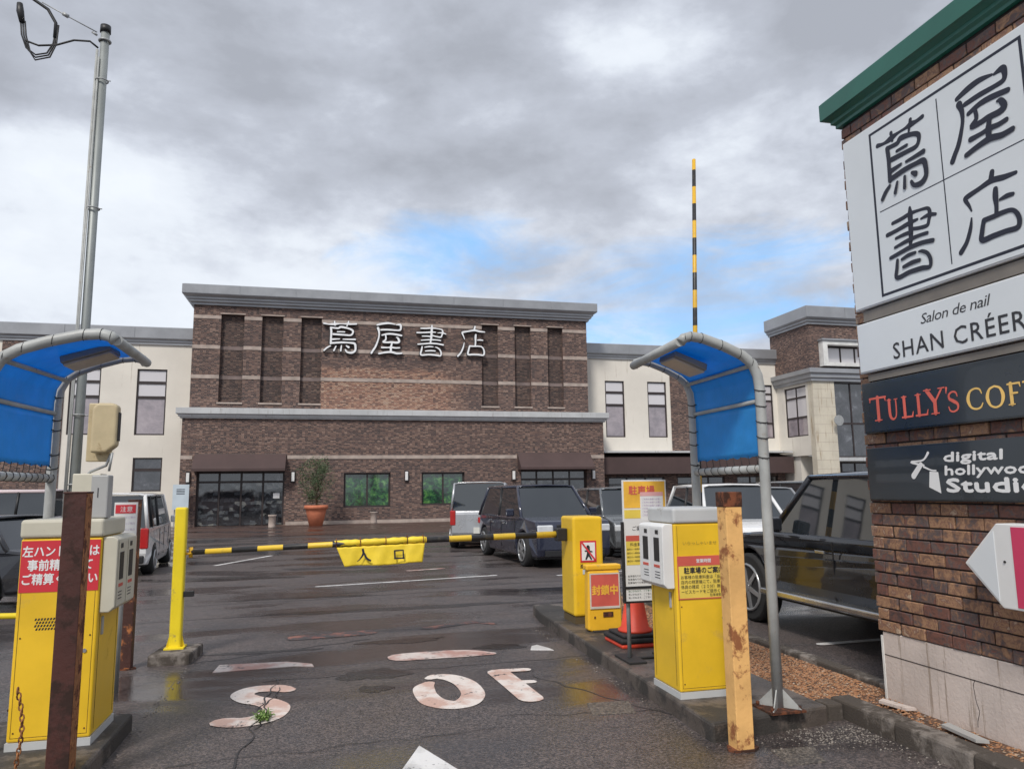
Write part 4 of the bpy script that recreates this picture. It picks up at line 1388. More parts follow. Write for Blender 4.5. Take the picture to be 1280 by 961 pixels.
def serif_glyph(ch, h):
    """strokes of a roman capital, unit height, (points, advance)"""
    T, t = 0.088, 0.044      # thick and thin half widths
    S = 0.024
    if ch == 'T':
        return [[(0.37, 0.03, T), (0.37, 0.97, T)], [(0.02, 0.95, t), (0.72, 0.95, t)], [(0.03, 0.80, S), (0.05, 0.95, t)], [(0.71, 0.80, S), (0.69, 0.95, t)], [(0.22, 0.02, S), (0.52, 0.02, S)]], 0.72
    if ch == 'U':
        return [[(0.14, 0.97, T), (0.14, 0.40, T), (0.20, 0.14, T * 0.9), (0.36, 0.04, 0.05), (0.54, 0.14, 0.04), (0.60, 0.40, t), (0.60, 0.97, t)], [(0.0, 0.98, S), (0.28, 0.98, S)], [(0.50, 0.98, S), (0.72, 0.98, S)]], 0.76
    if ch == 'L':
        return [[(0.17, 0.03, T), (0.17, 0.97, T)], [(0.04, 0.98, S), (0.30, 0.98, S)], [(0.03, 0.03, t), (0.56, 0.03, t)], [(0.60, 0.24, S), (0.55, 0.04, t)]], 0.66
    if ch == 'Y':
        return [[(0.12, 0.96, T), (0.40, 0.48, T)], [(0.70, 0.96, t), (0.42, 0.48, t)], [(0.41, 0.50, T), (0.41, 0.03, T)], [(0.0, 0.98, S), (0.28, 0.98, S)], [(0.58, 0.98, S), (0.82, 0.98, S)], [(0.26, 0.02, S), (0.56, 0.02, S)]], 0.84
    if ch == "'":
        return [[(0.06, 0.98, 0.05), (0.03, 0.76, 0.016)]], 0.13
    if ch == 'S':
        return [[(0.50, 0.74, 0.03), (0.44, 0.93, t), (0.26, 0.98, t), (0.09, 0.86, 0.055), (0.10, 0.66, 0.07), (0.30, 0.52, T), (0.49, 0.36, 0.07), (0.48, 0.13, 0.05), (0.28, 0.02, t), (0.10, 0.08, t), (0.03, 0.27, 0.03)]], 0.58
    if ch == 'C':
        return [[(0.70, 0.72, 0.03), (0.62, 0.92, t), (0.42, 0.98, t), (0.20, 0.88, 0.055), (0.09, 0.62, T), (0.09, 0.38, T), (0.20, 0.12, 0.055), (0.42, 0.02, t), (0.62, 0.08, t), (0.72, 0.26, 0.03)]], 0.80
    if ch == 'O':
        return [[(0.42, 0.98, t), (0.20, 0.88, 0.055), (0.09, 0.62, T), (0.09, 0.38, T), (0.20, 0.12, 0.055), (0.42, 0.02, t), (0.64, 0.12, 0.055), (0.75, 0.38, T), (0.75, 0.62, T), (0.64, 0.88, 0.055), (0.42, 0.98, t)]], 0.90
    if ch == 'F':
        return [[(0.17, 0.03, T), (0.17, 0.97, T)], [(0.03, 0.95, t), (0.58, 0.95, t)], [(0.60, 0.78, S), (0.57, 0.95, t)], [(0.2, 0.52, t), (0.46, 0.52, t)], [(0.03, 0.02, S), (0.32, 0.02, S)]], 0.66
    if ch == 'E':
        return [[(0.17, 0.03, T), (0.17, 0.97, T)], [(0.03, 0.95, t), (0.58, 0.95, t)], [(0.60, 0.78, S), (0.57, 0.95, t)], [(0.2, 0.52, t), (0.46, 0.52, t)], [(0.03, 0.04, t), (0.60, 0.04, t)], [(0.64, 0.24, S), (0.59, 0.04, t)]], 0.70


def serif_word(letters, m_, parent):
    for ch, u, zb_, h, w_ in letters:
        st, adv = serif_glyph(ch, h)
        b = MB()
        for i, l in enumerate(st):
            b.ribbon([(-(u - p[0] * w_ / adv), zb_ + p[1] * h, p[2] * h) for p in l], F, 0.0010 + 0.0006 * i)
        b.build('letter', m_, parent)


serif_word([('T', 4.622, 2.053, 0.172, 0.165), ('U', 4.445, 2.046, 0.145, 0.105), ('L', 4.315, 2.050, 0.145, 0.118), ('L', 4.190, 2.050, 0.145, 0.122), ('Y', 4.105, 2.050, 0.165, 0.178),
            ("'", 3.928, 2.050, 0.160, 0.02), ('S', 3.915, 2.048, 0.130, 0.088)], M_tred, S3)
serif_word([('C', 3.772, 2.046, 0.130, 0.130), ('O', 3.632, 2.042, 0.130, 0.142), ('F', 3.482, 2.046, 0.128, 0.095), ('F', 3.380, 2.046, 0.128, 0.095), ('E', 3.278, 2.046, 0.128, 0.095), ('E', 3.172, 2.046, 0.128, 0.095)], M_tgold, S3)

S4 = sign_box('studio_sign', 'lowest long black sign with white leaning mark and three lines of bold lettering', 1.488, 1.862, M_signblack, M_signblack)
lettering('digital', 0.083, F, -4.000, 1.741, 0.0012, M_whiteprint, S4, bold=0.0036, width=0.435, shear=0.05)
lettering('hollywood', 0.083, F, -4.000, 1.656, 0.0012, M_whiteprint, S4, bold=0.0036, width=0.69, shear=0.05)
lettering('Studio', 0.115, F, -3.995, 1.551, 0.0012, M_whiteprint, S4, bold=0.0055, width=0.66)
b = MB()
b.ribbon([(-4.115, 1.803, .010), (-4.165, 1.757, .006), (-4.270, 1.748, .007), (-4.16, 1.723, .007)], F, 0.001)
b.ribbon([(-4.185, 1.728, .018), (-4.255, 1.655, .021)], F, 0.0016)
b.ribbon([(-4.16, 1.713, .007), (-4.10, 1.690, .005), (-4.06, 1.686, .005)], F, 0.0022)
b.prism([(-4.115, 1.682), (-4.045, 1.676), (-4.035, 1.540), (-4.130, 1.580)], lambda u, v, l: (SX - 0.0005 - l, -u, v), 0.0012, 0.0002)
b.build('emblem', M_whiteprint, S4)

# arrow sign hung low on the wall
AX = 3.72
ar = thing('arrow_sign', 'white arrow shaped box sign with magenta panel low on the brick wall', 'sign', (AX, 3.3, 0.9))
Fa = lambda u, v, l: (AX - l, -u, v)
b = MB()
b.prism([(-3.80, 1.130), (-3.56, 1.372), (-2.60, 1.372), (-2.60, 0.90), (-3.56, 0.90)], Fa, 0.0, -0.13)
b.build('arrow_case', M_white, ar, bevel=0.006)
b = MB()
b.prism([(-3.772, 1.130), (-3.578, 1.330), (-3.578, 0.938)], Fa, 0.0035, 0.0)
b.build('arrow_face', M_sign, ar)
b = MB()
b.prism([(-3.462, 1.356), (-2.62, 1.356), (-2.62, 0.916), (-3.462, 0.916)], Fa, 0.0035, 0.0)
b.build('magenta_panel', M_magenta, ar)
b = MB()
b.tube([(AX + 0.002, 3.52, 1.16), (AX - 0.006, 3.52, 1.16)], 0.007, 8)
b.build('screw', M_black, ar)

# ------------------------------------------------------------------ blue canopies of bent pipe


def canopy(mir, xp, y1, y2, label, shape=((1, 1), (1, 1))):
    """mir = +1: arms reach towards -X (right island); -1: towards +X"""
    t = thing('shelter_canopy', label, 'canopy', (xp, y1, 0.1), group='blue canopies over the ticket machines')
    near, far = shape
    X = lambda d, v=0.5: xp - mir * d * (near[0] + (far[0] - near[0]) * v)
    Zs = lambda z, v=0.5: z if z < 1.9 else 1.9 + (z - 1.9) * (near[1] + (far[1] - near[1]) * v)
    prof = [(0.0, 0.12), (0.0, 1.20), (0.0, 2.28), (0.012, 2.38), (0.05, 2.465), (0.13, 2.525), (0.27, 2.585), (0.43, 2.635), (0.52, 2.645), (0.575, 2.630), (0.60, 2.60)]
    for y in (y1, y2):
        b = MB()
        vv_ = 0.0 if y == y1 else 1.0
        b.tube([(X(d, vv_), y, Zs(z, vv_)) for d, z in prof], 0.036, 12)
        b.build('pipe_arm', M_pipe, t)
    b = MB()
    b.tube([(X(0.605, 0), y1, Zs(2.605, 0)), (X(0.605, 1), y2, Zs(2.605, 1))], 0.034, 12)
    b.build('front_pipe', M_pipe, t)
    for (d, z, rr_) in ((0.0, 1.72, 0.030), (0.0, 2.20, 0.016), (0.06, 2.45, 0.016)):
        b = MB()
        b.tube([(X(d, 0), y1, Zs(z, 0)), (X(d, 1), y2, Zs(z, 1))], rr_, 10)
        b.build('cross_pipe', M_pipe, t)
    # sheet: roof part and back part
    n, mrow = 18, 10
    for nm, pr in (('roof_sheet', prof[4:]), ('back_sheet', [(0.0, 1.80), (0.0, 2.0), (0.0, 2.19)]), ('back_sheet', [(0.0, 2.215), (0.0, 2.28), (0.012, 2.38), (0.045, 2.44)])):
        b = MB()
        pp = []
        for i in range(len(pr) - 1):
            for k in range(4):
                q = k / 4
                pp.append((pr[i][0] * (1 - q) + pr[i + 1][0] * q, pr[i][1] * (1 - q) + pr[i + 1][1] * q))
        pp.append(pr[-1])
        g = []
        for i, (d, z) in enumerate(pp):
            row = []
            for j in range(n + 1):
                v = j / n
                y = y1 + 0.045 + (y2 - y1 - 0.09) * v
                sag = 0.010 * math.sin(PI * v) * math.sin(PI * i / max(1, len(pp) - 1))
                ed = 0.012 * abs(math.sin(v * PI * 6)) if (i == 0 and nm == 'back_sheet' and pr[0][1] < 2) else 0.0
                row.append(len(b.v))
                b.v.append(Vector((X(d - 0.005, v), y, Zs(z, v) - sag + ed)))
            g.append(row)
        b.smooth = True
        for i in range(len(g) - 1):
            for j in range(n):
                b.face((g[i][j], g[i][j + 1], g[i + 1][j + 1], g[i + 1][j]))
        o = b.build(nm, M_sheet, t)
        sm = o.modifiers.new('thickness', 'SOLIDIFY')
        sm.thickness = 0.003
    # lashings
    b = MB()
    b.smooth = True
    rr2 = random.Random(int(xp * 10))
    for y in (y1, y2):
        for z in (1.80, 1.92, 2.05, 2.17, 2.30):
            z_ = z + rr2.uniform(-0.03, 0.03)
            b.tube([(X(0) + 0.040 * math.cos(a), y + 0.040 * math.sin(a), z_ + 0.012 * math.sin(a)) for a in [k * PI / 4 for k in range(9)]], 0.004, 5)
            s_ = 1 if y == y1 else -1
            b.tube([(X(0), y + s_ * 0.03, z_), (X(0.0), y + s_ * 0.07, z_ + rr2.uniform(-0.02, 0.02))], 0.004, 5)
    k = 0
    yy = y1 + 0.07
    while yy < y2 - 0.03:
        b.tube([(X(0) + 0.034 * math.cos(a), yy + 0.012 * math.sin(a), 1.72 + 0.034 * math.sin(a)) for a in [q * PI / 4 for q in range(9)]], 0.0024, 5)
        b.tube([(X(0.005), yy, 1.75), (X(0.005), yy + 0.02, 1.815)], 0.0025, 5)
        yy += 0.105
    for i in range(4, len(prof) - 1):
        d, z = prof[i]
        d2, z2 = prof[i + 1]
        for q in (0.15,):
            dd, zz = d + (d2 - d) * q, z + (z2 - z) * q
            for y in (y1, y2):
                vv_ = 0.0 if y == y1 else 1.0
                b.tube([(X(dd, vv_) + 0.018 * math.sin(a) * 0.3, y + 0.038 * math.cos(a), Zs(zz, vv_) + 0.038 * math.sin(a)) for a in [q2 * PI / 4 for q2 in range(9)]], 0.0022, 5)
    b.build('lashings', M_coneblack, t)['kind'] = 'stuff'
    # strip light under the roof
    ym = (y1 + y2) / 2 - 0.02
    b = MB()
    b.prism([(0.22, 2.470), (0.50, 2.575), (0.49, 2.615), (0.21, 2.520)], lambda u, v, d: (X(u), d, v), ym - 0.12, ym + 0.16)
    lb = b.build('strip_light', M_lampbody, t, bevel=0.008)
    b = MB()
    b.prism([(0.232, 2.455), (0.498, 2.555), (0.496, 2.573), (0.226, 2.472)], lambda u, v, d: (X(u), d, v), ym - 0.10, ym + 0.14)
    b.build('lamp_lens', M_lamplens, lb, bevel=0.006)
    # foot plates
    for y in (y1, y2):
        b = MB()
        b.box(xp - 0.13, y - 0.12, 0.118, xp + 0.13, y + 0.12, 0.132)
        fp = b.build('foot_plate', M_rustcap, t)
        for a in range(4):
            g_ = MB()
            an = a * PI / 2 + PI / 4
            c, s = math.cos(an), math.sin(an)
            g_.prism([(0.034, 0.133), (0.15, 0.133), (0.034, 0.25)], lambda u, v, d, c=c, s=s, y=y: (xp + c * u - s * d, y + s * u + c * d, v), 0.004, -0.004)
            g_.build('gusset', M_pipe, fp)
            bo = MB()
            bo.tube([(xp + 0.1 * (1 if a < 2 else -1), y + 0.09 * (1 if a % 2 else -1), 0.13), (xp + 0.1 * (1 if a < 2 else -1), y + 0.09 * (1 if a % 2 else -1), 0.155)], 0.012, 6)
            bo.build('anchor_bolt', M_rustcap, fp)
    return t


canopy(1, 2.965, 4.68, 5.70, 'bent pipe canopy with blue sheet standing behind the right ticket machine', ((1.0, 1.0), (0.86, 1.0)))
canopy(-1, -2.0, 5.05, 6.21, 'bent pipe canopy with bright blue sheet at the left edge beside the utility pole', ((1.13, 0.93), (1.0, 1.0)))


# ------------------------------------------------------------------ ticket machines
def machine(x0, x1, y0, y1, zbase, ztop, cap_h, side, m_cap, label):
    """yellow cabinet with a cap and a coin and ticket unit on its road side (side = +1: unit on +X)"""
    t = thing('ticket_machine', label, 'ticket machine', ((x0 + x1) / 2, (y0 + y1) / 2, zbase), group='yellow parking ticket machines')
    b = MB()
    b.box(x0 - 0.004, y0 - 0.004, zbase, x1 + 0.004, y1 + 0.004, zbase + 0.045)
    b.build('plinth', M_greycap, t)
    b = MB()
    b.box(x0, y0, zbase + 0.047, x1, y1, ztop)
    b.build('cabinet', M_yellow, t, bevel=0.012, seg=3)
    b = MB()
    b.box(x0 - 0.008, y0 - 0.01, ztop + 0.002, x1 + 0.008, y1 + 0.01, ztop + cap_h)
    b.build('cap', m_cap, t, bevel=0.02, seg=3)
    xs = x1 if side > 0 else x0
    b = MB()
    d0, d1 = (xs + 0.001, xs + 0.085) if side > 0 else (xs - 0.085, xs - 0.001)
    # unit: bevelled lower edge
    prof = [(0.0, ztop - 0.46), (0.055, ztop - 0.46), (0.085, ztop - 0.43), (0.085, ztop - 0.02), (0.06, ztop + 0.0), (0.0, ztop + 0.0)]
    b.prism(prof, lambda u, v, d: (xs + side * (u + 0.001), d, v), y0 + 0.02, y1 - 0.0)
    u_ = b.build('ticket_unit', m_cap if side > 0 else M_white, t, bevel=0.006)
    fx = xs + side * 0.087

    def plate(name, ya, yb, za, zb_, m_, par, pr=0.003):
        q = MB()
        q.box(min(fx, fx + side * pr), ya, za, max(fx, fx + side * pr), yb, zb_)
        return q.build(name, m_, par, bevel=0.001)
    yw = (y1 - y0)
    ps = plate('door_leaf', y0 + 0.045, y0 + 0.045 + yw * 0.40, ztop - 0.43, ztop - 0.03, m_cap if side > 0 else M_white, u_)
    ps2 = plate('door_leaf', y0 + 0.06 + yw * 0.42, y1 - 0.03, ztop - 0.43, ztop - 0.03, m_cap if side > 0 else M_white, u_)
    for ya in (y0 + 0.07, y0 + 0.06 + yw * 0.47):
        plate('slot', ya, ya + 0.09, ztop - 0.27, ztop - 0.10, M_black, u_, 0.006)
        plate('slot', ya + 0.01, ya + 0.06, ztop - 0.075, ztop - 0.045, M_black, u_, 0.006)
        plate('sticker', ya, ya + 0.10, ztop - 0.315, ztop - 0.295, M_redworn, u_, 0.005)
        for k in range(3):
            plate('print_line', ya, ya + 0.085, ztop - 0.35 - 0.02 * k, ztop - 0.344 - 0.02 * k, M_blackprint, u_, 0.0045)
    # lock handle below the unit and panel seams
    b = MB()
    fx2 = xs
    b.box(min(fx2 - 0.001, fx2 + side * 0.012), y0 + 0.08, ztop - 0.60, max(fx2 - 0.001, fx2 + side * 0.012), y0 + 0.105, ztop - 0.49)
    b.build('lock_handle', M_greybox, t, bevel=0.003)
    for yy in (y0 + 0.05, y1 - 0.05):
        b = MB()
        b.box(min(fx2 - 0.001, fx2 + side * 0.0015), yy, zbase + 0.08, max(fx2 - 0.001, fx2 + side * 0.0015), yy + 0.004, ztop - 0.47)
        b.build('door_seam', M_rustcap, t)
    return t


LM = machine(-1.815, -1.365, 5.20, 5.70, 0.11, 1.335, 0.115, 1, M_cap, 'yellow ticket machine with cream cap and red notice beside the brown post')
RM = machine(2.44, 2.86, 5.06, 5.50, 0.12, 1.335, 0.115, -1, M_greycap, 'yellow ticket machine with white unit and parking notice behind the rusted yellow post')
# seams, lock and screws on the broad faces
for (mm, x0, x1, yf, zb_, zt_) in ((LM, -1.815, -1.365, 5.20, 0.11, 1.335), (RM, 2.44, 2.86, 5.06, 0.12, 1.335)):
    for (a, c, d, e) in ((x0 + 0.02, zb_ + 0.07, x0 + 0.0225, zt_ - 0.015), (x1 - 0.0225, zb_ + 0.07, x1 - 0.02, zt_ - 0.015), (x0 + 0.0225, zb_ + 0.07, x1 - 0.0225, zb_ + 0.0725)):
        b = MB()
        b.box(a, yf - 0.0008, c, d, yf + 0.001, e)
        b.build('door_seam', M_rustcap, mm)
    b = MB()
    b.tube([(x1 - 0.06, yf + 0.002, 0.66), (x1 - 0.06, yf - 0.006, 0.66)], 0.012, 12)
    b.build('lock', M_chrome, mm)
    for (sx_, sz_) in ((x0 + 0.035, zb_ + 0.10), (x1 - 0.035, zb_ + 0.10), (x0 + 0.035, 0.75), (x1 - 0.035, 0.75)):
        b = MB()
        b.tube([(sx_, yf + 0.002, sz_), (sx_, yf - 0.0025, sz_)], 0.005, 8)
        b.build('screw', M_rustcap, mm)
# red notice on the left machine
Fl = face_y(5.20)
b = MB()
b.box(-1.808, 5.1975, 1.015, -1.372, 5.199, 1.322)
nt = b.build('red_notice', M_red, LM)
for i, s in enumerate(('左ハンドル車は', '事前精算して', 'ご精算ください')):
    lettering(s, 0.071, Fl, -1.588, 1.232 - i * 0.083, 0.0032, M_whiteprint, nt, bold=0.0016, xs=0.86, align='CENTER')
b = MB()
for r_ in range(4):
    for c_ in range(9):
        cx = -1.705 + c_ * 0.0165 + (0.008 if r_ % 2 else 0)
        cz = 0.862 - r_ * 0.019
        b.prism([(cx, cz), (cx + 0.009, cz), (cx + 0.004, cz - 0.013), (cx - 0.005, cz - 0.013)], lambda u, v, d: (u, 5.1985 - d, v), 0.0, -0.01)
o = b.build('vent_holes', M_black, LM)
# gray control box standing on the left machine
gb = thing('control_box', 'upright grey control box standing on the cream cap of the left machine', 'box', (-1.44, 5.3, 1.45))
b = MB()
b.box(-1.455, 5.22, 1.452, -1.355, 5.33, 1.72)
b.build('box_body', M_greybox, gb, bevel=0.008)
b = MB()
b.box(-1.415, 5.2175, 1.58, -1.410, 5.2195, 1.64)
b.build('lettering_strip', M_blackprint, gb)
# notice on the right machine
Fr = face_y(5.06)
b = MB()
b.box(2.452, 5.0565, 0.800, 2.85, 5.0585, 1.105)
nr = b.build('parking_notice', M_yellowprint, RM)
b = MB()
b.box(2.452, 5.0545, 1.035, 2.85, 5.0560, 1.105)
b.box(2.452, 5.0545, 0.800, 2.460, 5.0560, 1.035)
b.box(2.460, 5.0545, 0.800, 2.85, 5.0560, 0.808)
b.build('red_border', M_redworn, nr)
lettering('駐車場のご案内', 0.048, Fr, 2.66, 0.985, 0.0060, M_blackprint, nr, bold=0.0010, align='CENTER', xs=0.95)
lettering('営業時間', 0.030, Fr, 2.66, 1.058, 0.0068, M_whiteprint, nr, bold=0.0006, align='CENTER')
for i, s in enumerate(('お客様の駐車料金は「当店舗」', '店内の精算機にて、駐車サー', '係員の確認（２０分）無料', 'ービスカードをご提示くださ')):
    lettering(s, 0.029, Fr, 2.474, 0.945 - i * 0.034, 0.0060, M_blackprint, nr, xs=0.98)
lettering('駐車場管理者', 0.022, Fr, 2.70, 0.818, 0.0060, M_blackprint, nr)
lettering('いらっしゃいませ', 0.030, Fr, 2.50, 1.185, 0.0022, mat('dull_gold_print', (0.40, 0.30, 0.05), 0.5), RM, xs=1.15)


# ------------------------------------------------------------------ square steel posts
def steel_post(x0, y0, w_, h, z0, m_front, m_side, m_cap, label, rotz=0.0, flange=True):
    t = thing('steel_post', label, 'post', (x0 + w_ / 2, y0 + w_ / 2, z0), group='square steel posts guarding the gate')
    b = MB()
    n = 14
    rr_ = random.Random(int(abs(x0) * 100))
    b.box(x0, y0, z0, x0 + w_, y0 + w_, z0 + h)
    if m_side is not m_front:
        # side faces rust more than the front
        b.m = [0, 0, 0, 1, 0, 1]
    b.build('post_tube', [m_front, m_side], t, bevel=0.006, seg=2)
    b = MB()
    b.box(x0 - 0.004, y0 - 0.004, z0 + h - 0.09 if m_cap is M_rustcap else z0 + h - 0.005, x0 + w_ + 0.004, y0 + w_ + 0.004, z0 + h + 0.006)
    b.build('post_cap', m_cap, t, bevel=0.006)
    if z0 < 0.05:
        b = MB()
        b.prism(blob(x0 + w_ / 2, y0 + w_ / 2, w_ * 0.75, w_ * 0.75, seed=3), lambda u, v, d: (u, v, d), 0.012, -0.02)
        b.build('rust_collar', M_rustcap, t)
    return t


steel_post(2.450, 4.33, 0.115, 1.56, 0.0, M_yelrust, M_yelrust, M_rustcap, 'rusted yellow square post in front of the right ticket machine')
steel_post(-1.445, 4.70, 0.118, 1.50, 0.11, M_rust, M_rustedge, M_rust, 'tall dark brown post with orange rust edge in front of the left machine')
steel_post(-1.835, 7.76, 0.100, 1.54, 0.0, M_rustfar, M_rustfar, M_rust, 'farther brown rusty post standing behind the left machine')

# yellow catch post for the barrier arm
yp = thing('catch_post', 'slim lemon yellow post on a low concrete block at the left end of the barrier', 'post', (-1.43, 8.15, 0.10))
b = MB()
b.box(-1.485, 8.10, 0.10, -1.375, 8.21, 1.46)
b.build('post_tube', M_yellow2, yp, bevel=0.02, seg=3)
b = MB()
b.box(-1.52, 8.06, 0.10, -1.34, 8.25, 0.115)
b.build('base_plate', M_yellow2, yp)
for s in (-1, 1):
    b = MB()
    b.prism([(0.056, 0.116), (0.085, 0.116), (0.056, 0.23)], lambda u, v, d, s=s: (-1.43 + s * u, 8.155 + d, v), 0.005, -0.005)
    b.build('gusset', M_yellow2, yp)
b = MB()
b.box(-1.374, 8.12, 0.585, -1.28, 8.17, 0.640)
b.build('rubber_stop', M_black, yp, bevel=0.004)

# barrier arm with its gate box
gbx = thing('gate_box', 'yellow barrier gate box with walking figure pictogram at the far island end', 'gate box', (2.78, 8.25, 0.12))
b = MB()
b.box(2.655, 8.05, 0.20, 3.01, 8.50, 1.285)
b.build('gate_cabinet', M_yellow, gbx, bevel=0.03, seg=3)
b = MB()
b.box(2.67, 8.07, 0.12, 2.995, 8.48, 0.198)
b.build('gate_foot', mat('dull_yellow_base', (0.42, 0.28, 0.03), 0.6, dirt=(0.1, 0.07, 0.03), dirt_amt=0.6), gbx)
b = MB()
b.box(2.735, 8.044, 0.785, 2.925, 8.0485, 1.02)
pg = b.build('pictogram', M_red, gbx)
b = MB()
b.box(2.752, 8.0405, 0.805, 2.908, 8.0435, 1.00)
b.build('pictogram_field', M_whiteprint, pg)
b = MB()
Fg = face_y(8.04)
b.ribbon([(2.825, 0.955, .018), (2.83, 0.945, .018)], Fg, 0.0008)
b.ribbon([(2.83, 0.925, .018), (2.825, 0.875, .016), (2.80, 0.82, .009)], Fg, 0.0016)
b.ribbon([(2.83, 0.87, .010), (2.86, 0.82, .009)], Fg, 0.0024)
b.ribbon([(2.79, 0.91, .007), (2.87, 0.90, .007)], Fg, 0.0032)
b.build('walking_figure', M_blackprint, pg)
b = MB()
b.ribbon([(2.758, 0.995, .009), (2.902, 0.812, .009)], Fg, 0.0042)
b.build('slash', M_red, pg)
lettering('進入禁止', 0.050, face_y(8.0475), 2.83, 0.725, 0.0, M_navyprint, gbx, align='CENTER', bold=0.001)
b = MB()
b.box(2.76, 8.0445, 0.655, 2.90, 8.0485, 0.705)
b.build('sticker', M_bluepale, gbx)
arm = thing('barrier_arm', 'lowered black and yellow barrier arm across the entrance lane', 'barrier', (2.55, 8.30, 1.07))
b = MB()
b.tube([(2.62, 8.30, 1.085), (0.6, 8.30, 1.055), (-1.33, 8.20, 1.010)], [0.036, 0.032, 0.026], 12)
b.build('arm_tube', M_arm, arm)
b = MB()
b.box(2.53, 8.24, 1.01, 2.653, 8.36, 1.15)
b.build('arm_bracket', M_black, arm, bevel=0.01)
b = MB()
b.tube([(-1.3745, 8.155, 1.0), (-1.32, 8.19, 1.0)], 0.012)
b.tube([(-1.335, 8.20, 0.96), (-1.335, 8.20, 1.06)], 0.02)
b.build('arm_tip', M_orangey, arm)

ban = thing('cloth_banner', 'yellow cloth banner with two dark characters tied over the barrier arm', 'banner', (0.55, 8.30, 1.05))
b = MB()
b.smooth = True
nu, nv = 48, 16
g = []
ties = (0.02, 0.28, 0.56, 0.80, 0.98)
for i in range(nu + 1):
    u = i / nu
    row = []
    for j in range(nv + 1):
        v = j / nv
        xl = 0.065 + 0.115 * v
        xr = 1.035 - 0.03 * v
        x = xl + (xr - xl) * u
        tie = min(abs(u - q) for q in ties)
        pin = math.exp(-(tie / 0.035) ** 2)
        if v < 0.22:
            a = v / 0.22 * PI * 1.6 - 0.7
            rad = 0.047 - 0.008 * pin
            z = 1.050 + 0.022 * u + rad * math.cos(a) * 0.9
            y = 8.295 - rad * math.sin(a) - 0.01
        else:
            q = (v - 0.22) / 0.78
            z0 = 1.020 + 0.022 * u - 0.004
            zb_ = 0.808 + 0.018 * u + 0.006 * math.sin(u * 9)
            z = z0 + (zb_ - z0) * q
            y = 8.258 - 0.007 * math.sin(u * 15 + q * 2) * (0.4 + q) - 0.003 * math.sin(u * 37 + q * 5) - 0.012 * q
        z += 0.003 * math.sin(u * 60 + v * 9) * (1 if v < 0.3 else 0.3)
        row.append(len(b.v))
        b.v.append(Vector((x, y, z)))
    g.append(row)
for i in range(nu):
    for j in range(nv):
        b.face((g[i][j], g[i + 1][j], g[i + 1][j + 1], g[i][j + 1]))
cl = b.build('cloth', M_cloth, ban)
so = cl.modifiers.new('thickness', 'SOLIDIFY')
so.thickness = 0.004
for q in ties:
    b = MB()
    x = 0.07 + 0.96 * q
    b.tube([(x, 8.29 + 0.048 * math.cos(a), 1.052 + 0.02 * q + 0.048 * math.sin(a)) for a in [k * PI / 5 for k in range(11)]], 0.0045, 5)
    b.build('tie_cord', M_rustedge, ban)
Fb = lambda u, v, l: (u, 8.214 - l, v)
b = MB()
b.ribbon([(0.365, 0.985, .012), (0.37, 0.94, .011), (0.335, 0.885, .006), (0.31, 0.865, .004)], Fb)
b.ribbon([(0.375, 0.955, .008), (0.405, 0.895, .011), (0.445, 0.868, .010)], Fb, 0.0006)
b.build('character_enter', M_navyprint, ban)
b = MB()
b.ribbon([(0.70, 0.960, .009), (0.705, 0.880, .009)], Fb)
b.ribbon([(0.70, 0.962, .009), (0.79, 0.966, .009), (0.795, 0.880, .009)], Fb, 0.0006, sub=1)
b.ribbon([(0.70, 0.882, .008), (0.80, 0.884, .008)], Fb, 0.0012)
b.build('character_mouth', M_navyprint, ban)

# raised barrier arm over the neighbouring lane
ra = thing('raised_barrier', 'black and yellow barrier arm raised straight up behind the right canopy', 'barrier', (4.22, 8.0, 0.0))
b = MB()
b.tube([(4.185, 8.0, 0.95), (4.24, 8.0, 3.4), (4.335, 8.0, 5.64)], [0.034, 0.028, 0.022], 12)
b.build('arm_tube', M_armv, ra)
b = MB()
b.box(4.05, 8.05, 0.08, 4.42, 8.42, 1.15)
b.build('gate_cabinet', M_yellow, ra, bevel=0.03, seg=3)
b = MB()
b.box(4.12, 7.95, 0.90, 4.25, 8.06, 1.03)
b.build('arm_bracket', M_black, ra, bevel=0.01)

# orange guard sign
gs = thing('guard_sign', 'squat orange yellow plastic stand with red closed notice between gate box and cone', 'sign', (2.83, 7.7, 0.12))
b = MB()
b.prism([(2.655, 0.135), (2.700, 0.12), (2.985, 0.12), (3.03, 0.135), (3.03, 0.40), (3.015, 0.74), (2.665, 0.74), (2.655, 0.40)], lambda u, v, d: (u, d, v), 7.60, 7.72)
b.build('stand_body', M_orangey, gs, bevel=0.018, seg=3)
b = MB()
b.box(2.645, 7.595, 0.742, 3.035, 7.725, 0.80)
b.build('handle_bar', M_orangey, gs, bevel=0.015, seg=3)
b = MB()
b.box(2.69, 7.590, 0.375, 2.998, 7.5985, 0.700)
pn = b.build('red_notice', M_redworn, gs)
lettering('封鎖中', 0.108, face_y(7.590), 2.845, 0.500, 0.0012, M_orangeprint, pn, bold=0.003, align='CENTER', xs=0.92)
b = MB()
for (a, c, d, e) in ((2.678, 0.700, 3.01, 0.712), (2.678, 0.352, 3.01, 0.375), (2.678, 0.375, 2.690, 0.700), (2.998, 0.375, 3.01, 0.700)):
    b.box(a, 7.588, c, d, 7.5985, e)
b.build('notice_frame', mat('dull_white_frame', (0.6, 0.57, 0.5), 0.5), gs)
b = MB()
b.box(2.82, 7.592, 0.265, 2.93, 7.5985, 0.315)
b.box(2.72, 7.592, 0.255, 2.735, 7.5985, 0.275)
b.build('grip_hole', M_rustcap, gs)
b = MB()
b.box(2.70, 7.55, 0.12, 2.99, 7.76, 0.134)
b.build('rubber_foot', M_coneblack, gs)

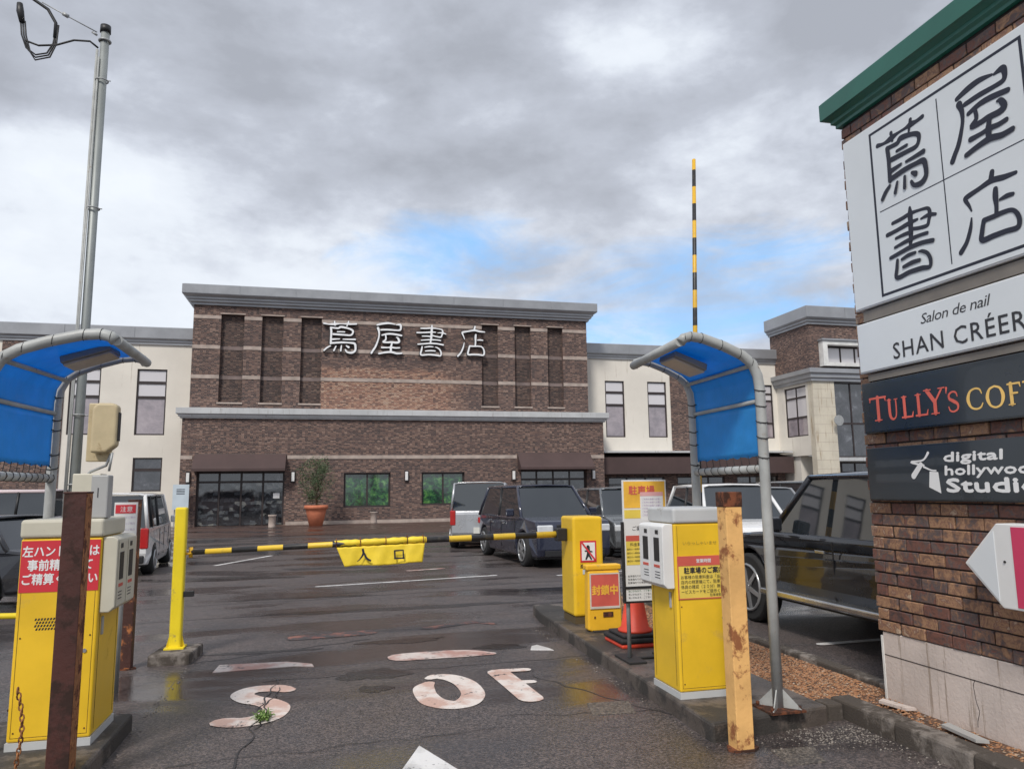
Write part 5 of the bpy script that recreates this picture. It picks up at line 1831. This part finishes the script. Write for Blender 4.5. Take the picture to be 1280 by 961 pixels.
# notice board on a stand
nb = thing('notice_board', 'white notice board with orange and yellow posters on a black stand', 'notice board', (2.76, 6.3, 0.12))
b = MB()
b.box(2.545, 6.28, 0.615, 2.965, 6.305, 1.668)
b.build('board', M_white, nb, bevel=0.003)
b = MB()
b.box(2.530, 6.270, 0.60, 2.544, 6.315, 1.30)
b.box(2.545, 6.272, 0.722, 2.965, 6.2795, 0.742)
b.box(2.545, 6.272, 0.600, 2.965, 6.312, 0.613)
b.build('board_frame', M_black, nb)
b = MB()
b.tube([(2.580, 6.32, 0.14), (2.580, 6.32, 1.2)], 0.018)
b.tube([(2.93, 6.32, 0.14), (2.93, 6.32, 1.2)], 0.018)
b.build('stand_leg', M_galv, nb)
b = MB()
b.box(2.50, 6.13, 0.12, 2.66, 6.48, 0.138)
b.box(2.86, 6.13, 0.12, 3.0, 6.48, 0.138)
b.box(2.66, 6.29, 0.125, 2.86, 6.33, 0.14)
b.build('stand_foot', M_coneblack, nb, bevel=0.004)
Fn = face_y(6.28)


def poster(x0, z0, x1, z1, m_, l=0.0015, name='poster'):
    q = MB()
    q.box(x0, 6.28 - l, z0, x1, 6.28 - l + 0.0012, z1)
    return q.build(name, m_, nb)


p1 = poster(2.555, 1.42, 2.952, 1.655, M_orangeprint)
poster(2.555, 1.33, 2.74, 1.405, M_yellowprint)
lettering('駐車場', 0.085, Fn, 2.60, 1.545, 0.0030, M_redworn, p1, bold=0.002)
p2 = poster(2.71, 1.30, 2.93, 1.56, M_whiteprint, 0.0035)
poster(2.71, 1.525, 2.93, 1.56, M_pinkprint, 0.0050)
for k in range(6):
    lettering('ご利用の皆様へお願い', 0.019, Fn, 2.725, 1.49 - k * 0.028, 0.0048, mat('lilac_print', (0.45, 0.36, 0.52), 0.5), nb)
p3 = poster(2.562, 0.925, 2.745, 1.130, M_yellowprint)
poster(2.562, 1.131, 2.745, 1.180, M_redworn)
lettering('料金案内', 0.034, Fn, 2.60, 1.090, 0.0030, M_blackprint, p3)
for k in range(4):
    lettering('最初の一時間無料です', 0.0185, Fn, 2.568, 1.055 - k * 0.034, 0.0030, M_blackprint, p3)
for k in range(3):
    lettering('駐車場内での事故、盗難等について責任を', 0.0205, Fn, 2.570, 0.822 - k * 0.028, 0.0018, M_blackprint, nb)
for k in range(3):
    lettering('負いかねます。ご了承ください。管理事務所', 0.0200, Fn, 2.570, 0.694 - k * 0.028, 0.0018, M_greenprint if k == 0 else M_blackprint, nb)
lettering('ご案内', 0.045, Fn, 2.62, 1.225, 0.0018, M_blackprint, nb)

# traffic cone and weights
cn = thing('traffic_cone', 'red traffic cone behind the notice board on the right island', 'cone', (2.90, 6.95, 0.12))
b = MB()
b.box(2.70, 6.75, 0.205, 3.10, 7.15, 0.235)
b.build('cone_base', M_coneblack, cn, bevel=0.012)
b = MB()
b.lathe((2.90, 6.95, 0.0), [(0.165, 0.236), (0.165, 0.255), (0.135, 0.275), (0.085, 0.55), (0.045, 0.80), (0.028, 0.88)], 24)
b.build('cone_body', M_cone, cn)
wgt = thing('cone_weight', 'flat red and black rubber weight under the traffic cone', 'weight', (2.90, 6.95, 0.12))
b = MB()
b.box(2.67, 6.72, 0.12, 3.13, 7.18, 0.160)
b.build('lower_ring', M_cone, wgt, bevel=0.015)
b = MB()
b.box(2.66, 6.71, 0.162, 3.14, 7.19, 0.203)
b.build('upper_ring', M_coneblack, wgt, bevel=0.015)

# ------------------------------------------------------------------ utility pole and what hangs on it
PX, PY = -2.50, 8.4
up_ = thing('utility_pole', 'tall slim grey steel utility pole rising behind the left canopy', 'pole', (PX, PY, 0))
b = MB()
b.tube([(PX, PY, 0), (PX + 0.01, PY, 3.0), (PX + 0.005, PY, 6.66)], [0.056, 0.044, 0.044], 16)
b.build('shaft', M_pole, up_)
b = MB()
b.tube([(PX + 0.005, PY, 6.62), (PX + 0.005, PY, 6.70)], [0.055, 0.053], 16)
b.build('pole_cap', M_black, up_)
b = MB()
b.tube([(PX - 0.066, PY - 0.03, 1.2), (PX - 0.060, PY - 0.03, 3.0), (PX - 0.058, PY - 0.02, 6.40)], 0.014, 10)
b.tube([(PX - 0.045, PY - 0.065, 1.2), (PX - 0.04, PY - 0.058, 3.0), (PX - 0.028, PY - 0.05, 6.3)], 0.009, 10)
b.build('conduit', M_pipe, up_)
for z in (6.05, 4.6, 3.2, 2.4, 1.7):
    b = MB()
    b.tube([(PX + 0.005 + 0.062 * math.cos(a), PY - 0.01 + 0.062 * math.sin(a), z) for a in [k * PI / 6 for k in range(13)]], 0.008, 6)
    b.tube([(PX + 0.06, PY - 0.03, z), (PX + 0.10, PY - 0.04, z - 0.01)], 0.006, 6)
    b.build('strap', M_galv, up_)
b = MB()
b.smooth = True
b.tube([(PX + 0.005 + 0.056 * math.cos(a), PY + 0.056 * math.sin(a), 6.52) for a in [k * PI / 6 for k in range(13)]], 0.012, 6)
b.tube([(PX - 0.07, PY - 0.02, 6.57), (PX - 0.12, PY - 0.02, 6.60)], 0.012, 6)
b.build('cable_clamp', M_galv, up_)
cb = thing('overhead_cable', 'black overhead service cable with a hanging drip loop beside the pole head', 'cable', (PX - 0.9, PY - 0.1, 6.5))


def px_plane(du, dz):       # local layout of the cable near the pole head, metres
    return (PX + du, PY - 0.02 + 0.12 * du, dz)


b = MB()
b.smooth = True
b.tube([(PX - 2.6, 7.6, 7.50), px_plane(-1.30, 7.10), px_plane(-0.95, 6.97), px_plane(-0.72, 6.87), px_plane(-0.54, 6.76), px_plane(-0.46, 6.62), px_plane(-0.46, 6.45)], 0.017, 8)
b.build('main_cable', M_black, cb)
for k, (a, zlow, wd) in enumerate(((-0.76, 6.22, 0.0), (-0.74, 6.19, 0.015), (-0.72, 6.16, 0.03))):
    b = MB()
    b.smooth = True
    b.tube([px_plane(a - 0.02, 6.58), px_plane(a, 6.42), px_plane(a + 0.05, 6.28 - 0.02 * k), px_plane(-0.62, zlow), px_plane(-0.52 + wd, 6.26 - 0.02 * k), px_plane(-0.47 + wd, 6.38), px_plane(-0.45 + wd * 0.6, 6.60)], 0.0085, 6)
    b.build('loop_wire', M_black, cb)
b = MB()
b.tube([px_plane(-0.80, 6.77), px_plane(-0.79, 6.68), px_plane(-0.765, 6.56)], [0.028, 0.036, 0.026], 10)
b.build('connector', M_black, cb)
b = MB()
b.smooth = True
b.tube([px_plane(-0.72, 6.36), px_plane(-0.60, 6.33), px_plane(-0.44, 6.37), px_plane(-0.28, 6.46), px_plane(-0.13, 6.48), px_plane(-0.05, 6.42)], 0.011, 8)
b.build('drop_wire', M_black, cb)
b = MB()
b.smooth = True
b.tube([px_plane(-0.60, 6.83), px_plane(-0.35, 6.72), px_plane(-0.07, 6.60)], 0.006, 6)
b.tube([px_plane(-0.40, 6.745), px_plane(-0.35, 6.72)], 0.022, 8)
b.build('stay_wire', M_galv, cb)

sp = thing('beige_speaker', 'aged beige outdoor speaker box on the utility pole', 'speaker', (-2.15, 8.1, 1.95))
b = MB()
b.box(-2.34, 8.16, 1.92, -2.12, 8.24, 2.50)
b.build('back_plate', M_speaker, sp, bevel=0.01)
b = MB()
b.prism([(-2.27, 2.0), (-2.13, 2.0), (-2.04, 2.07), (-2.04, 2.46), (-2.08, 2.49), (-2.23, 2.49), (-2.27, 2.44)], lambda u, v, d: (u, d, v), 8.02, 8.155)
b.build('speaker_body', M_speaker, sp, bevel=0.03, seg=3)
b = MB()
b.box(-2.038, 8.05, 2.12, -2.03, 8.125, 2.40)
b.build('grille', M_black, sp)
b = MB()
b.smooth = True
b.tube([(-2.10, 8.10, 1.99), (-2.14, 8.12, 1.88), (-2.28, 8.14, 1.82), (-2.40, 8.2, 1.70)], 0.014, 8)
b.tube([(-2.06, 8.0, 2.0), (-2.08, 8.0, 1.82)], 0.012, 8)
b.build('speaker_cable', M_galv, sp)
jb = thing('junction_box', 'small pale junction box strapped low on the utility pole', 'box', (-2.3, 8.2, 1.7))
b = MB()
b.box(-2.42, 8.08, 1.58, -2.17, 8.30, 1.80)
b.build('box_body', M_cap, jb, bevel=0.01)
# small notice on its stand behind the left machine
ln = thing('small_notice', 'small white notice with red heading between the left machine and rusty post', 'sign', (-1.62, 6.9, 0))
b = MB()
b.box(-1.735, 6.90, 1.10, -1.56, 6.925, 1.53)
b.build('board', M_white, ln)
b = MB()
b.box(-1.725, 6.896, 1.44, -1.57, 6.899, 1.51)
b.build('red_heading', M_red, ln)
lettering('注意', 0.05, face_y(6.896), -1.69, 1.455, 0.001, M_whiteprint, ln)
for k in range(5):
    lettering('場内徐行にご協力', 0.019, face_y(6.90), -1.722, 1.40 - k * 0.05, 0.002, mat('lilac_print', (0.45, 0.36, 0.52), 0.5), ln)
b = MB()
b.tube([(-1.65, 6.93, 0), (-1.65, 6.93, 1.5)], 0.02)
b.build('stand_leg', M_galv, ln)

# chain and side rail at the far left
ch = thing('rusty_chain', 'short rusty chain hanging by the lower left corner of the left machine', 'chain', (-1.62, 4.7, 0.5))
nl = 16
for i in range(nl):
    t_ = i / (nl - 1)
    x = -1.60 + 0.02 * math.sin(t_ * 4) + 0.03 * t_
    z = 0.56 - 0.42 * t_
    b = MB()
    b.smooth = True
    pts = []
    for k in range(9):
        a = k * PI / 4
        u, v = 0.010 * math.cos(a), 0.019 * math.sin(a)
        pts.append((x + (u if i % 2 else 0), 4.70 + (0 if i % 2 else u), z + v))
    b.tube(pts, 0.0042, 6, cap=False)
    b.build('link', M_rustedge, ch)
rp = thing('rail_post', 'slim rusty rail post with yellow bar at the left edge behind the machine', 'rail', (-3.0, 6.3, 0))
b = MB()
b.tube([(-3.2, 6.6, 0.0), (-3.2, 6.6, 0.85)], 0.03)
b.build('upright', M_rustedge, rp)
b = MB()
b.tube([(-4.2, 7.4, 0.62), (-2.05, 6.35, 0.72)], 0.022)
b.build('bar', M_yellow2, rp)

# ------------------------------------------------------------------ in front of the shop
pt = thing('potted_tree', 'olive tree in a big terracotta pot left of the green windows', 'potted tree', (-0.55, 36.2, 0.02))
b = MB()
b.lathe((-0.55, 36.2, 0), [(0.30, 0.02), (0.44, 0.62), (0.47, 0.80), (0.54, 0.82), (0.54, 0.97), (0.46, 0.975)], 22)
b.build('pot', M_terra, pt)
b = MB()
b.tube([(-0.55, 36.2, 0.9), (-0.53, 36.2, 1.5), (-0.56, 36.2, 2.1)], [0.05, 0.035, 0.02], 8)
rrt = random.Random(12)
for k in range(16):
    a = rrt.uniform(0, 6.28)
    z = rrt.uniform(1.2, 2.0)
    b.tube([(-0.55, 36.2, z), (-0.55 + 0.3 * math.cos(a), 36.2 + 0.3 * math.sin(a), z + 0.35), (-0.55 + 0.45 * math.cos(a), 36.2 + 0.45 * math.sin(a), z + rrt.uniform(0.5, 0.9))], [0.018, 0.012, 0.006], 5)
b.build('trunk', M_bark, pt)
for nm, m_, n_, sd_ in (('crown', M_leaf, 2600, 1), ('crown', M_leaf2, 900, 2)):
    v, f = [], []
    rr_ = random.Random(sd_)
    cl_ = [(rr_.gauss(0, 0.30), rr_.gauss(0, 0.30), rr_.uniform(1.25, 3.1)) for _ in range(34)]
    for i in range(n_):
        c = rr_.choice(cl_)
        k_ = 1.0 - 0.25 * abs(c[2] - 2.1)
        x = -0.55 + c[0] * k_ + rr_.gauss(0, 0.13)
        y = 36.2 + c[1] * k_ + rr_.gauss(0, 0.13)
        z = c[2] + rr_.gauss(0, 0.13)
        s = rr_.uniform(0.03, 0.06)
        d1 = Vector((rr_.gauss(0, 1), rr_.gauss(0, 1), rr_.gauss(0, 1))).normalized()
        d2 = d1.orthogonal().normalized()
        p = Vector((x, y, z))
        n0 = len(v)
        v += [p - d1 * s, p + d2 * s * 0.35, p + d1 * s, p - d2 * s * 0.35]
        f.append((n0, n0 + 1, n0 + 2, n0 + 3))
    me = bpy.data.meshes.new(nm)
    me.from_pydata([p - Vector((-0.55, 36.2, 0.02)) for p in v], [], f)
    me.materials.append(m_)
    o = bpy.data.objects.new(nm, me)
    COL.objects.link(o)
    o.parent = pt
    o['kind'] = 'stuff'
for (x, y, lab) in ((-2.42, 35.2, 'short grey stone ash bin beside the shop door'), (2.15, 37.3, 'short grey stone ash bin under the first green window')):
    t = thing('ash_bin', lab, 'bin', (x, y, 0.02), group='ash bins in front of the shop')
    b = MB()
    b.lathe((x, y, 0), [(0.17, 0.02), (0.16, 0.10), (0.15, 0.52), (0.18, 0.54), (0.18, 0.60)], 16)
    b.build('bin_body', M_band, t)
    b = MB()
    b.lathe((x, y, 0), [(0.14, 0.601), (0.14, 0.62)], 16)
    b.build('ash_tray', M_black, t)
t = thing('wall_notice', 'pale blue notice panel on the brick wall left of the shop door', 'sign', (-6.75, 37.6, 0.9))
b = MB()
b.box(-7.02, 37.55, 0.85, -6.32, 37.62, 2.0)
b.build('panel', M_bluepale, t)
b = MB()
for k in range(4):
    b.box(-6.86, 37.546, 1.55 + 0.07 * k, -6.5, 37.549, 1.58 + 0.07 * k)
b.build('print_line', M_navyprint, t)
b = MB()
b.box(-6.95, 37.63, 0.02, -6.90, 37.68, 1.9)
b.box(-6.45, 37.63, 0.02, -6.40, 37.68, 1.9)
b.build('stand_leg', M_galv, t)

# weed growing through the painted letter
wd = thing('weed', 'small green weed growing out of the crack across the painted S', 'weed', (-0.42, 5.85, 0))
v, f = [], []
rr_ = random.Random(3)
for i in range(90):
    a = rr_.uniform(0, 6.28)
    L = rr_.uniform(0.03, 0.085)
    bx_, by_ = rr_.gauss(0, 0.02), rr_.gauss(0, 0.045)
    zt_ = rr_.uniform(0.012, 0.055)
    c, s = math.cos(a), math.sin(a)
    n0 = len(v)
    w_ = rr_.uniform(0.003, 0.009)
    v += [(bx_ - s * w_, by_ + c * w_, 0.008), (bx_ + s * w_, by_ - c * w_, 0.008), (bx_ + c * L * 0.6 + s * w_ * 1.3, by_ + s * L * 0.6 - c * w_ * 1.3, zt_), (bx_ + c * L, by_ + s * L, zt_ * 0.8), (bx_ + c * L * 0.6 - s * w_ * 1.3, by_ + s * L * 0.6 + c * w_ * 1.3, zt_)]
    f += [(n0, n0 + 1, n0 + 2, n0 + 4), (n0 + 4, n0 + 2, n0 + 3)]
me = bpy.data.meshes.new('leaves')
me.from_pydata(v, [], f)
me.materials.append(M_weed)
o = bpy.data.objects.new('leaves', me)
COL.objects.link(o)
o.parent = wd
o['kind'] = 'stuff'
# debris scraps by the wall foot
for (x, y, L, r_, lab, nm) in ((3.78, 4.55, 0.26, 12, 'pale broken board lying at the far foot of the sign wall', 'broken_board'), (3.74, 3.95, 0.34, -6, 'grey broken board lying in the leaves nearer the arrow sign', 'broken_board')):
    b = MB()
    c, s = math.cos(R(90 + r_)), math.sin(R(90 + r_))
    b.prism([(-L / 2, -0.03), (L / 2, -0.036), (L / 2 - 0.02, 0.03), (-L / 2 + 0.03, 0.034)], lambda u, v, d: (x + c * u - s * v, y + s * u + c * v, 0.115 + d), 0.01, -0.008)
    o = b.build(nm, M_conclight if L < 0.3 else M_greybox)
    props(o, lab, 'debris')
# ------------------------------------------------------------------ cars


def car(label, loc, rotz, L, W, H, paint, roofpaint=None, belt=0.58, hood=0.25, deck=0.10, nose=0.52, boxy=0.0, wr=0.33, ground=0.20, group='cars in the car park', step=False, name='parked_car', rear_screen=0.10, screen=0.16):
    """local frame: +Y forward, origin under the middle of the car"""
    t = thing(name, label, 'car', loc, rotz, group, local=True)
    hl = L / 2
    zb, zbelt, zt = ground, H * belt, H
    yF, yR = hl - 0.16 * L - 0.02, -hl + 0.17 * L
    y_cowl = hl - hood * L                     # foot of the windscreen
    y_roof_f = y_cowl - screen * L
    y_tail = -hl + deck * L                    # foot of the rear screen
    y_roof_r = y_tail + rear_screen * L * (0.4 if boxy else 1.0)
    znose = H * nose

    def arch(yc, r):
        return [(yc + r * math.cos(a), max(zb, wr + r * math.sin(a))) for a in [PI * k / 10 for k in range(11)]]
    ra_ = wr + 0.055
    out = [(hl - 0.04, zb + 0.02), (hl, zb + 0.18), (hl - 0.015, znose - 0.12), (hl - 0.09, znose - 0.01), (y_cowl + 0.35, (znose + zbelt) / 2 + 0.035), (y_cowl, zbelt + 0.02),
           (0, zbelt + 0.015), (y_tail, zbelt + 0.02)]
    if deck > 0.04:
        out += [(-hl + 0.08, zbelt - 0.01)]
    out += [(-hl + 0.015, zbelt - 0.09), (-hl, zb + 0.24), (-hl + 0.06, zb + 0.02)]
    bottom = [p for p in reversed(arch(yR, ra_))] + [p for p in reversed(arch(yF, ra_))]
    bottom[0] = (yR - ra_, zb + 0.0)
    bottom[10] = (yR + ra_, zb)
    bottom[11] = (yF - ra_, zb)
    bottom[21] = (yF + ra_, zb)
    poly = out + bottom

    def hwid(y, z):
        k = W / 2 * (1 - 0.10 * abs(y / hl) ** 5)
        k -= 0.05 * max(0, (z - (zb + 0.45 * (zbelt - zb))) / (zbelt - zb)) ** 2
        k -= 0.05 * max(0, ((zb + 0.15) - z) / 0.2)
        return k
    b = MB()
    N = len(poly)
    for s in (-1, 1):
        for (y, z) in poly:
            b.v.append(Vector((s * hwid(y, z), y, z)))
    b.face(tuple(range(N)))
    b.face(tuple(reversed(range(N, 2 * N))))
    for i in range(N):
        j = (i + 1) % N
        b.face((i, i + N, j + N, j))
    body = b.build('body', paint, t, bevel=0.045, seg=3)
    # underbody and arches
    b = MB()
    b.box(-W / 2 + 0.12, -hl + 0.15, zb - 0.02, W / 2 - 0.12, hl - 0.15, zb + 0.45)
    b.build('underbody', M_black, t)
    # cabin: glass volume, roof skin, pillars
    wb, wtp = W / 2 - 0.085, W / 2 - (0.17 if boxy else 0.24)
    zr = zt - 0.055
    b = MB()
    base = [(-wb, y_cowl - 0.02), (wb, y_cowl - 0.02), (wb, y_tail + 0.03), (-wb, y_tail + 0.03)]
    roof = [(-wtp, y_roof_f), (wtp, y_roof_f), (wtp, y_roof_r), (-wtp, y_roof_r)]
    for (x, y) in base:
        b.v.append(Vector((x, y, zbelt - 0.02)))
    for (x, y) in roof:
        b.v.append(Vector((x, y, zr)))
    for k in range(4):
        j = (k + 1) % 4
        b.face((k, j, 4 + j, 4 + k))
    b.face((4, 5, 6, 7))
    b.build('glasshouse', M_cglass, t)
    b = MB()
    rp_ = roofpaint or paint
    n0 = 7
    for i in range(n0 + 1):
        q = i / n0
        y = y_roof_f + 0.03 + (y_roof_r - y_roof_f - 0.06) * q
        crown = 0.05 * math.sin(PI * (0.12 + 0.76 * q))
        for x, dz in ((-wtp - 0.015, -0.01), (-wtp + 0.12, 0.028), (0, 0.04), (wtp - 0.12, 0.028), (wtp + 0.015, -0.01)):
            b.v.append(Vector((x, y, zr + dz + crown * 0.5)))
    b.smooth = True
    for i in range(n0):
        for k in range(4):
            a = i * 5 + k
            b.face((a, a + 1, a + 6, a + 5))
    rf = b.build('roof', rp_, t)
    sm = rf.modifiers.new('thickness', 'SOLIDIFY')
    sm.thickness = 0.03
    sm.offset = -1
    for s in (-1, 1):
        y_b = [(y_cowl, y_roof_f), (y_tail, y_roof_r)]
        mid_top = (y_roof_f + y_roof_r) / 2
        mids = [(y_cowl * 0.35 + y_tail * 0.65 + 0.55, mid_top)] if not boxy else [(y_roof_f * 0.55 + y_roof_r * 0.45, y_roof_f * 0.55 + y_roof_r * 0.45), (y_roof_f * 0.2 + y_roof_r * 0.8, y_roof_f * 0.2 + y_roof_r * 0.8)]
        for i, (ya, yb) in enumerate(y_b + mids):
            b = MB()
            r_ = 0.036 if i < 2 else 0.026
            b.tube([(s * (wb - (0 if i < 2 else -0.004)), ya, zbelt - 0.02), (s * (wtp + (0 if i < 2 else 0.004)), yb, zr)], r_, 8)
            b.build('pillar', paint if i < 2 else M_black, t)
        b = MB()
        b.tube([(s * (wtp + 0.003), y_roof_f, zr), (s * (wtp + 0.003), y_roof_r, zr)], 0.026, 8)
        b.build('roof_rail', paint, t)
        # sill, door gaps, handles, mirror
        for yy in (yF - ra_ - 0.10, 0.02, yR + ra_ + 0.22):
            b = MB()
            xw = hwid(yy, zbelt * 0.7)
            b.box(s * xw - 0.006, yy - 0.004, zb + 0.12, s * xw + 0.006, yy + 0.004, zbelt - 0.03)
            b.build('door_gap', M_black, t)
        for yy in (0.16, yR + ra_ + 0.40):
            b = MB()
            xw = hwid(yy, zbelt * 0.84) + 0.012
            b.box(s * xw - 0.012, yy - 0.02, zbelt - 0.155, s * xw + 0.012, yy + 0.13, zbelt - 0.125)
            b.build('door_handle', M_chrome, t, bevel=0.005)
        b = MB()
        b.box(s * (W / 2 + 0.08) - 0.09, y_cowl - 0.36, zbelt + 0.03, s * (W / 2 + 0.08) + 0.09, y_cowl - 0.26, zbelt + 0.19)
        b.build('mirror', paint, t, bevel=0.03, seg=3)
        # wheels
        for yc in (yF, yR):
            b = MB()
            xo, xi = s * (W / 2 - 0.005), s * (W / 2 - 0.23)
            b.tube([(xi, yc, wr), (xi + s * 0.02, yc, wr), (xo - s * 0.03, yc, wr), (xo, yc, wr)], [wr - 0.03, wr, wr, wr - 0.035], 26)
            tw = b.build('wheel', M_tyre, t)
            b = MB()
            b.tube([(xo - s * 0.02, yc, wr), (xo + s * 0.003, yc, wr)], wr * 0.68, 24)
            b.build('rim_dish', M_black, tw)
            b = MB()
            rr0 = wr * 0.66
            b.tube([(xo + s * 0.006, yc + rr0 * math.cos(a), wr + rr0 * math.sin(a)) for a in [k * PI / 10 for k in range(21)]], 0.018, 6, cap=False)
            for k in range(6):
                a = k * PI / 3 + 0.3
                c, sn = math.cos(a), math.sin(a)
                b.prism([(-0.03, 0.03), (0.03, 0.03), (0.022, rr0), (-0.022, rr0)], lambda u, v, d, c=c, sn=sn: (xo + s * (0.004 + d), yc + c * v - sn * u, wr + sn * v + c * u), 0.014, 0.0)
            b.tube([(xo, yc, wr), (xo + s * 0.022, yc, wr)], 0.045, 12)
            b.build('rim', M_rim, tw)
        # lamps
        b = MB()
        yh = hl - 0.02
        b.box(s * (W / 2 - 0.27) - 0.17, yh - 0.20, znose - 0.235, s * (W / 2 - 0.27) + 0.17, yh + 0.022, znose - 0.085)
        b.build('headlight', M_head, t, bevel=0.03, seg=3)
        b = MB()
        if boxy:
            b.box(s * (W / 2 - 0.13) - 0.075, -hl - 0.012, zbelt - 0.38, s * (W / 2 - 0.13) + 0.075, -hl + 0.10, zbelt + 0.02)
        else:
            b.box(s * (W / 2 - 0.22) - 0.16, -hl - 0.012, zbelt - 0.24, s * (W / 2 - 0.22) + 0.16, -hl + 0.12, zbelt - 0.09)
        b.build('tail_light', M_tail, t, bevel=0.025, seg=3)
        if step:
            b = MB()
            b.box(s * (W / 2 + 0.06) - 0.08, yR + ra_ + 0.02, zb + 0.06, s * (W / 2 + 0.06) + 0.08, yF - ra_ - 0.02, zb + 0.13)
            b.build('side_step', M_chrome, t, bevel=0.02, seg=3)
    b = MB()
    b.box(-W / 2 + 0.52, hl - 0.06, znose - 0.27, W / 2 - 0.52, hl + 0.012, znose - 0.08)
    b.build('grille', M_black, t, bevel=0.01)
    b = MB()
    b.box(-W / 2 + 0.25, hl - 0.08, zb + 0.04, W / 2 - 0.25, hl + 0.02, zb + 0.16)
    b.build('bumper_intake', M_black, t, bevel=0.01)
    for yy, s in ((hl + 0.026, 1), (-hl - 0.022, -1)):
        b = MB()
        b.box(-0.165, yy - 0.006, zb + 0.22, 0.165, yy + 0.006, zb + 0.385)
        b.build('number_plate', M_plate, t)
    b = MB()
    b.box(-W / 2 + 0.12, -hl - 0.016, zb + 0.05, W / 2 - 0.12, -hl + 0.05, zb + 0.20)
    b.build('rear_bumper', M_black, t, bevel=0.02)
    return t


P_black = carpaint('black_car_paint', (0.012, 0.013, 0.018))
P_navy = carpaint('navy_car_paint', (0.018, 0.022, 0.045))
P_silver = carpaint('silver_car_paint', (0.42, 0.43, 0.45), 0.5)
P_white = carpaint('white_car_paint', (0.72, 0.72, 0.72), 0.0)
P_grey = carpaint('grey_car_paint', (0.16, 0.17, 0.18), 0.4)
P_pink = carpaint('pinkish_white_car_paint', (0.62, 0.50, 0.50), 0.0)

# dark SUV just beyond the sign wall
car('large black off road car with silver side step behind the brick sign wall', (5.90, 6.65, 0), R(0), 4.9, 1.92, 1.74, P_black, belt=0.61, hood=0.25, deck=0.02, nose=0.56, boxy=1, wr=0.40, ground=0.33, step=True, rear_screen=0.05, screen=0.14)
car('dark car facing the camera behind the right end of the barrier arm', (4.75, 17.0, 0), R(184), 4.5, 1.80, 1.70, P_navy, belt=0.58, hood=0.22, deck=0.02, nose=0.56, wr=0.34, rear_screen=0.08)
car('silver van seen from behind at the left of the dark car', (4.55, 22.4, 0), R(-14), 4.4, 1.72, 1.82, P_silver, belt=0.56, hood=0.14, deck=0.01, nose=0.55, boxy=1, wr=0.31, rear_screen=0.04, screen=0.15)
car('charcoal car parked to the right of the yellow gate box', (7.3, 18.4, 0), R(176), 4.4, 1.74, 1.62, P_grey, belt=0.58, hood=0.20, deck=0.03, wr=0.32)
car('white car seen over the top of the right ticket machine', (8.0, 14.2, 0), R(168), 4.3, 1.72, 1.66, P_white, belt=0.58, hood=0.19, deck=0.03, wr=0.31)
car('silver car parked right of the canopy pole behind the black off road car', (11.2, 18.0, 0), R(172), 4.4, 1.74, 1.58, P_silver, belt=0.58, hood=0.22, deck=0.05, wr=0.31)
car('dark blue grey car farthest right before the entrance pillar', (14.6, 20.6, 0), R(176), 4.5, 1.76, 1.75, P_grey, belt=0.57, hood=0.16, deck=0.01, boxy=1, wr=0.32)
car('white van with red rear lamps beyond the yellow catch post', (-4.25, 17.9, 0), R(4), 3.6, 1.52, 1.62, P_white, belt=0.56, hood=0.10, deck=0.01, nose=0.56, boxy=1, wr=0.28, rear_screen=0.04, screen=0.16)
car('pinkish white van with its lower half hidden at the left edge of the photo', (-7.6, 18.5, 0), R(80), 4.5, 1.72, 1.72, P_pink, belt=0.66, hood=0.12, deck=0.01, boxy=1, wr=0.31, rear_screen=0.04)
car('low black car at the left edge in front of the pinkish van', (-5.9, 13.6, 0), R(70), 4.4, 1.72, 1.30, P_black, belt=0.62, hood=0.22, deck=0.08, wr=0.31)
